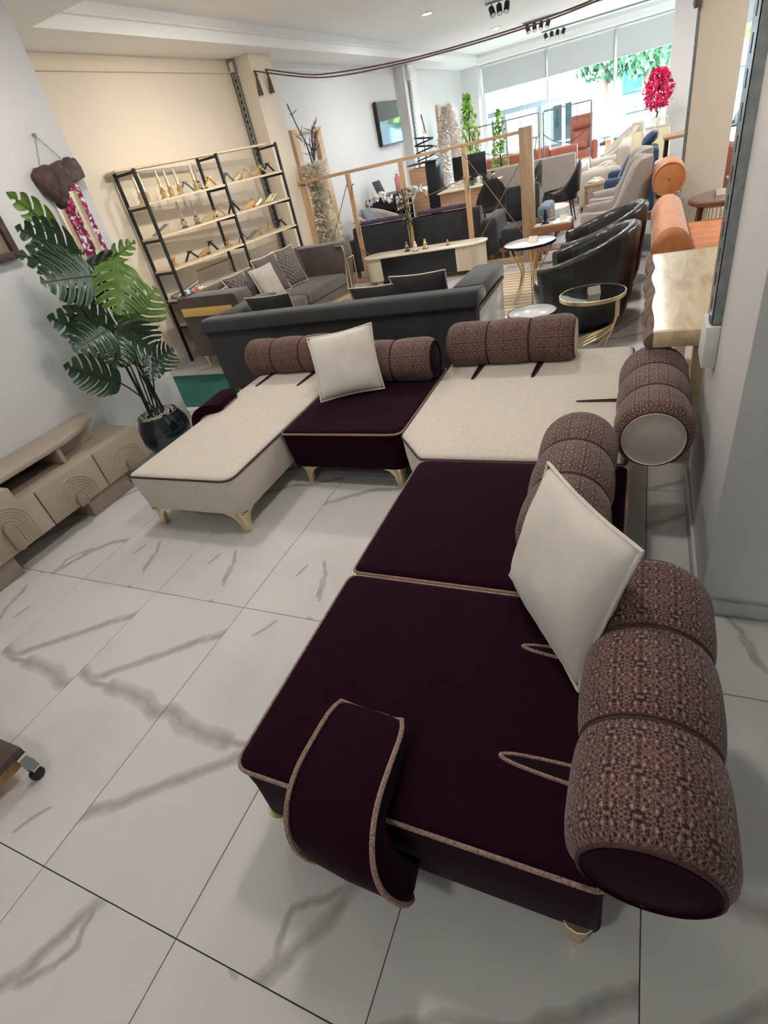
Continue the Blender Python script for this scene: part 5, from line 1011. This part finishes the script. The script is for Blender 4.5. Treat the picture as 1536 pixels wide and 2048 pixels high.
for s_ in (-1, 1, .5):
    path = bez((0, 0, .5), (s_*.15, 0, 1.15), (s_*.62, .1, .82+.05*abs(s_)), 12); MB().tube(path, .008, 5).build('stem', M['stem'], oc)
    for p in path[4:]:
        for k in range(5):
            c = p+Vector((rnd.uniform(-.06, .06), rnd.uniform(-.06, .06), rnd.uniform(-.05, .05))); e = Euler((rnd.random()*6, rnd.random()*6, rnd.random()*6)).to_matrix(); pe.add([c+e @ Vector(q)*.055 for q in ((-1, 0, 0), (0, -.7, .2), (1, 0, 0), (0, .7, .2))], [(0, 1, 2), (0, 2, 3)])
pe.build('blossom', M['white'], oc, flat=True)['kind'] = 'stuff'
wa = shellchair('pale_armchair', 'pale armchair with a slate blue cushion beyond the dark sofa', (-2.75, 8.75, 0), RAD(170), .45, .86, .62, M['wing'], .10, thick=.12, legs=M['walnut'])
cushion('small_cushion', 'slate blue cushion on the pale armchair beyond the dark sofa', [(-2.86, 8.50, .46), (-2.86, 8.92, .46), (-2.96, 8.92, .86), (-2.96, 8.50, .86)], .13, M['blueg'])
bsf = thing('shelf_cabinet', 'narrow wood and black shelf cabinet behind the divider posts', 'cabinet', (-2.3, 10.55, 0)); MB(bsf).box(-2.62, -2.28, 10.35, 10.75, .02, 1.22).build('wood_body', M['oak'], bsf, bevel=.004); MB(bsf).box(-2.27, -2.05, 10.35, 10.75, .02, 1.28).build('black_column', M['black'], bsf, bevel=.004); MB(bsf).box(-2.64, -2.02, 10.33, 10.77, 1.281, 1.30).build('top_board', M['black'], bsf)
rd = thing('ring_display', 'black wire ring stand on top of the shelf cabinet', 'display stand', (-2.3, 10.55, 1.3005)); MB().tube([(0, 0, 0), (0, 0, .42)], .01, 6).build('pole', M['black'], rd); MB().lathe([(.001, 0), (.1, 0), (.1, .012), (.001, .012)], 16).build('base', M['black'], rd)
for k in range(6): MB().tube([(.19*cos(2*pi*q/20), .15*sin(2*pi*q/20), .06+.065*k+.03*cos(2*pi*q/20)*(-1)**k) for q in range(20)], .009, 6, closed=True).build('ring', M['black'], rd)
pk = thing('pink_bottle', 'pink pump bottle on the black console', 'bottle', (-2.95, 10.5, .9005)); MB().lathe([(.001, 0), (.06, 0), (.062, .24), (.03, .28), (.03, .31), (.001, .31)], 16).build('bottle_body', M['pink'], pk); MB().tube([(0, 0, .31), (0, 0, .36), (.05, 0, .355)], .008, 6).build('pump', M['white'], pk)
vs_ = thing('flower_stem', 'olive-leaved stem with violet buds tied to the third divider post', 'plant', (-1.44, 6.79, .42)); MB().tube(smoothpath([(0, 0, .0), (.01, .01, .35), (-.02, 0, .75)], 6), .008, 6).build('stem', M['stem'], vs_); rnd = random.Random(31); pe = MB(); pv = MB()
for k in range(70):
    u = rnd.uniform(.3, 1); c = Vector((rnd.uniform(-.09, .09), rnd.uniform(-.04, .02), .75*u)); e = Euler((rnd.random()*6, rnd.random()*6, rnd.random()*6)).to_matrix(); (pe if k % 3 else pv).add([c+e @ Vector(q)*.035 for q in ((-1, 0, 0), (0, -.4, .15), (1, 0, 0), (0, .4, .15))], [(0, 1, 2), (0, 2, 3)])
pe.build('foliage', M['greend'], vs_, flat=True)['kind'] = 'stuff'; pv.build('violet_buds', M['purplef'], vs_, flat=True)['kind'] = 'stuff'

# ------------------------------------------------------------------ tasselled ropes strung across the shop
def tassel(o, p, h=.24):
    p = Vector(p); k = MB(o).lathe([(.001, 0), (.018, -.01), (.022, -.03), (.012, -.05)], 12, p).build('tassel_knot', M['rope'], o); s_ = MB(o)
    s_.lathe([(.012, -.05), (.022, -.09), (.028, -.16), (.036, -h), (.001, -h)], 14, p); s_.build('tassel_fringe', M['rope'], o)
for k, (a, mid, e, lab) in enumerate((((-3.11, 6.42, 2.85), [(-2.4, 6.5, 2.63), (-1.93, 6.55, 2.545), (-1.3, 6.66, 2.50), (-.55, 6.72, 2.475), (.3, 6.85, 2.48), (1.03, 6.95, 2.525)], (2.07, 7.15, 2.66), 'brown tasselled rope strung under the ceiling, the one tied nearer the sample rack'), ((-3.11, 6.72, 2.87), [(-2.5, 6.78, 2.68), (-2.0, 6.84, 2.605), (-1.3, 6.9, 2.545), (-.65, 6.95, 2.52), (.3, 7.02, 2.52), (1.05, 7.1, 2.565)], (2.07, 7.42, 2.70), 'brown tasselled rope strung under the ceiling, the one tied nearer the television'))):
    t = thing('tassel_rope', lab, 'rope', a, group='tasselled ropes'); pts = smoothpath([a]+mid+[e], 6); MB(t).tube(pts, .0085, 7).build('rope_cord', M['rope'], t)
    MB(t).tube([a, Vector(a)+Vector((.015, 0, -.03))], .010, 6).build('loop_end', M['rope'], t); tassel(t, Vector(a)+Vector((.02, 0, -.02))); tassel(t, Vector(e)+Vector((0, 0, -.16)), .26); MB(t).tube([e, Vector(e)+Vector((0, 0, -.17))], .010, 6).build('loop_end', M['rope'], t)

# ------------------------------------------------------------------ street outside the window
st(MB().box(-40, 60, 19.05, 26, -.25, -.10).build('pavement', M['paving'])); st(MB().box(-40, 60, 26, 90, -.4, -.25).build('street', M['asphalt']))
bl = thing('neighbour_building', 'white rendered building with a sloping awning and glazed front across the side street', 'building', (-7, 24, -.1))
MB(bl).box(-16, -1.0, 26, 36, -.1, 1.9).build('wall', M['facade'], bl); MB(bl).add([(-16, 23.2, 2.05), (-.6, 23.2, 2.05), (-2.2, 26.2, 4.3), (-16, 26.2, 4.3), (-16, 23.2, 1.9), (-.6, 23.2, 1.9), (-2.2, 26.2, 4.15), (-16, 26.2, 4.15)], [(0, 1, 2, 3), (4, 7, 6, 5), (0, 4, 5, 1), (1, 5, 6, 2), (2, 6, 7, 3), (3, 7, 4, 0)]).build('awning', M['awning'], bl); MB(bl).box(-16, -2.2, 26.2, 36, 1.9, 9).build('upper_wall', M['facade'], bl)
for k in range(6): w = MB(bl).box(-9.6+1.45*k, -8.35+1.45*k, 25.94, 26.0, .15, 1.75).build('window', M['frame'], bl); MB(bl).box(-9.52+1.45*k, -8.43+1.45*k, 25.925, 25.94, .25, 1.65).build('pane', M['carg'] if k in (2, 4) else M['screen'], w)
for x in (-8.6, -4.9, -1.2): MB(bl).box(x-.05, x+.05, 23.4, 23.5, -.1, 1.95).build('post', M['frame'], bl)
bl2 = thing('far_building', 'pale apartment house beyond the trees outside the window', 'building', (8, 60, -.3)); MB(bl2).box(-2, 22, 60, 70, -.3, 11).build('wall', M['facade'], bl2); MB(bl2).box(-2.4, 22.4, 59.6, 70.4, 11, 11.5).build('roof', M['rust'], bl2)
for i in range(6):
    for j in range(3): MB(bl2).box(-.6+3.6*i, 1.2+3.6*i, 59.93, 60.0, 1.2+3.3*j, 3.0+3.3*j).build('window', M['carg'], bl2)
def tree(lab, x, y, h, r, seedv, m):
    rnd = random.Random(seedv); t = thing('street_tree', lab, 'tree', (x, y, -.25), group='trees across the street'); MB().tube([(0, 0, 0), (.1, 0, h*.3), (0, .1, h*.75)], [.22, .17, .08], 8).build('trunk', M['bark'], t); pe = MB()
    for k in range(1500):
        u, a, q = rnd.uniform(-1, 1), rnd.random()*6.28, rnd.random()**.4; rr = r*sqrt(1-u*u)*q; c = Vector((rr*cos(a)*(1+.25*sin(a*3)), rr*sin(a), h*.66+u*q*h*.36)); e = Euler((rnd.random()*6, rnd.random()*6, rnd.random()*6)).to_matrix(); s_ = rnd.uniform(.16, .34)
        pe.add([c+e @ Vector(v)*s_ for v in ((-1, 0, 0), (0, -.6, .2), (1, 0, 0), (0, .6, .2))], [(0, 1, 2), (0, 2, 3)])
    pe.build('foliage', m, t, flat=True)['kind'] = 'stuff'
for k, (x, y, h, r, m, lab) in enumerate(((1.2, 44, 7, 2.3, 'greend', 'dense street tree just right of the awning'), (4.0, 50, 9, 3.0, 'greend', 'dark street tree above the crimson blossom tree'), (7.6, 46, 8, 2.6, 'green', 'bright green street tree seen past the beige pillar'), (-1.6, 52, 8, 2.4, 'greend', 'street tree above the far end of the awning'), (10.8, 52, 9, 3, 'greend', 'street tree at the far end of the row'))): tree(lab, x, y, h, r, k+40, M[m])
def car(lab, x, y, rz, m):
    t = thing('parked_car', lab, 'car', (x, y, -.25), rz, group='cars parked on the street'); low = rpoly([(-2.1, .28), (2.1, .28), (2.15, .62), (1.2, .86), (-1.9, .90), (-2.15, .6)], .12, 3); MB().loft([[(a, yy, z) for a, z in low] for yy in (-.84, .84)]).build('body', m, t, bevel=.06)
    cab = rpoly([(-1.75, .88), (1.15, .86), (.35, 1.38), (-1.2, 1.42)], .12, 3); MB().loft([[(a, yy, z) for a, z in cab] for yy in (-.72, .72)]).build('roof', m, t, bevel=.05); gl = rpoly([(-1.5, .92), (.88, .90), (.28, 1.30), (-1.12, 1.33)], .05, 2); MB().loft([[(a, yy, z) for a, z in gl] for yy in (-.735, .735)]).build('side_window', M['carg'], t); MB().loft([[(a+.035, yy, z+.01) for a, z in ((.40, 1.33), (1.10, .90), (1.06, .88), (.36, 1.31))] for yy in (-.62, .62)]).build('windscreen', M['carg'], t)
    for a in (-1.35, 1.35):
        for yy in (-.86, .86): w = MB().tube([(a, yy-.09, .31), (a, yy+.09, .31)], .31, 20).build('wheel', M['tyre'], t); MB().tube([(a, yy-.095, .31), (a, yy+.095, .31)], .17, 12).build('hub_cap', M['chrome'], w)
for x, y, rz, m, lab in ((.4, 31, RAD(80), 'carb', 'silver car parked beyond the awning'), (1.9, 38, RAD(15), 'carw', 'white car under the dense street tree'), (5.6, 25.5, RAD(200), 'carw', 'white car with dark blue windows seen past the beige pillar'), (8.8, 33, RAD(10), 'carb', 'silver car farther along the street')): car(lab, x, y, rz, M[m])
lw = thing('low_wall', 'low white garden wall outside behind the crimson tree', 'wall', (2.2, 23.4, -.1)); MB(lw).box(.9, 3.6, 23.2, 23.5, -.1, .95).build('wall_body', M['facade'], lw); MB(lw).box(.85, 3.65, 23.15, 23.55, .95, 1.02).build('coping', M['paving'], lw)
rb = thing('red_bollard', 'small red marker box outside the window near the rust armchair', 'marker', (.55, 20.3, -.1)); MB(rb).box(.45, .65, 20.2, 20.4, -.1, .45).build('marker_body', M['redp'], rb, bevel=.02); MB(rb).box(.43, .67, 20.18, 20.42, .45, .49).build('marker_cap', M['white'], rb)
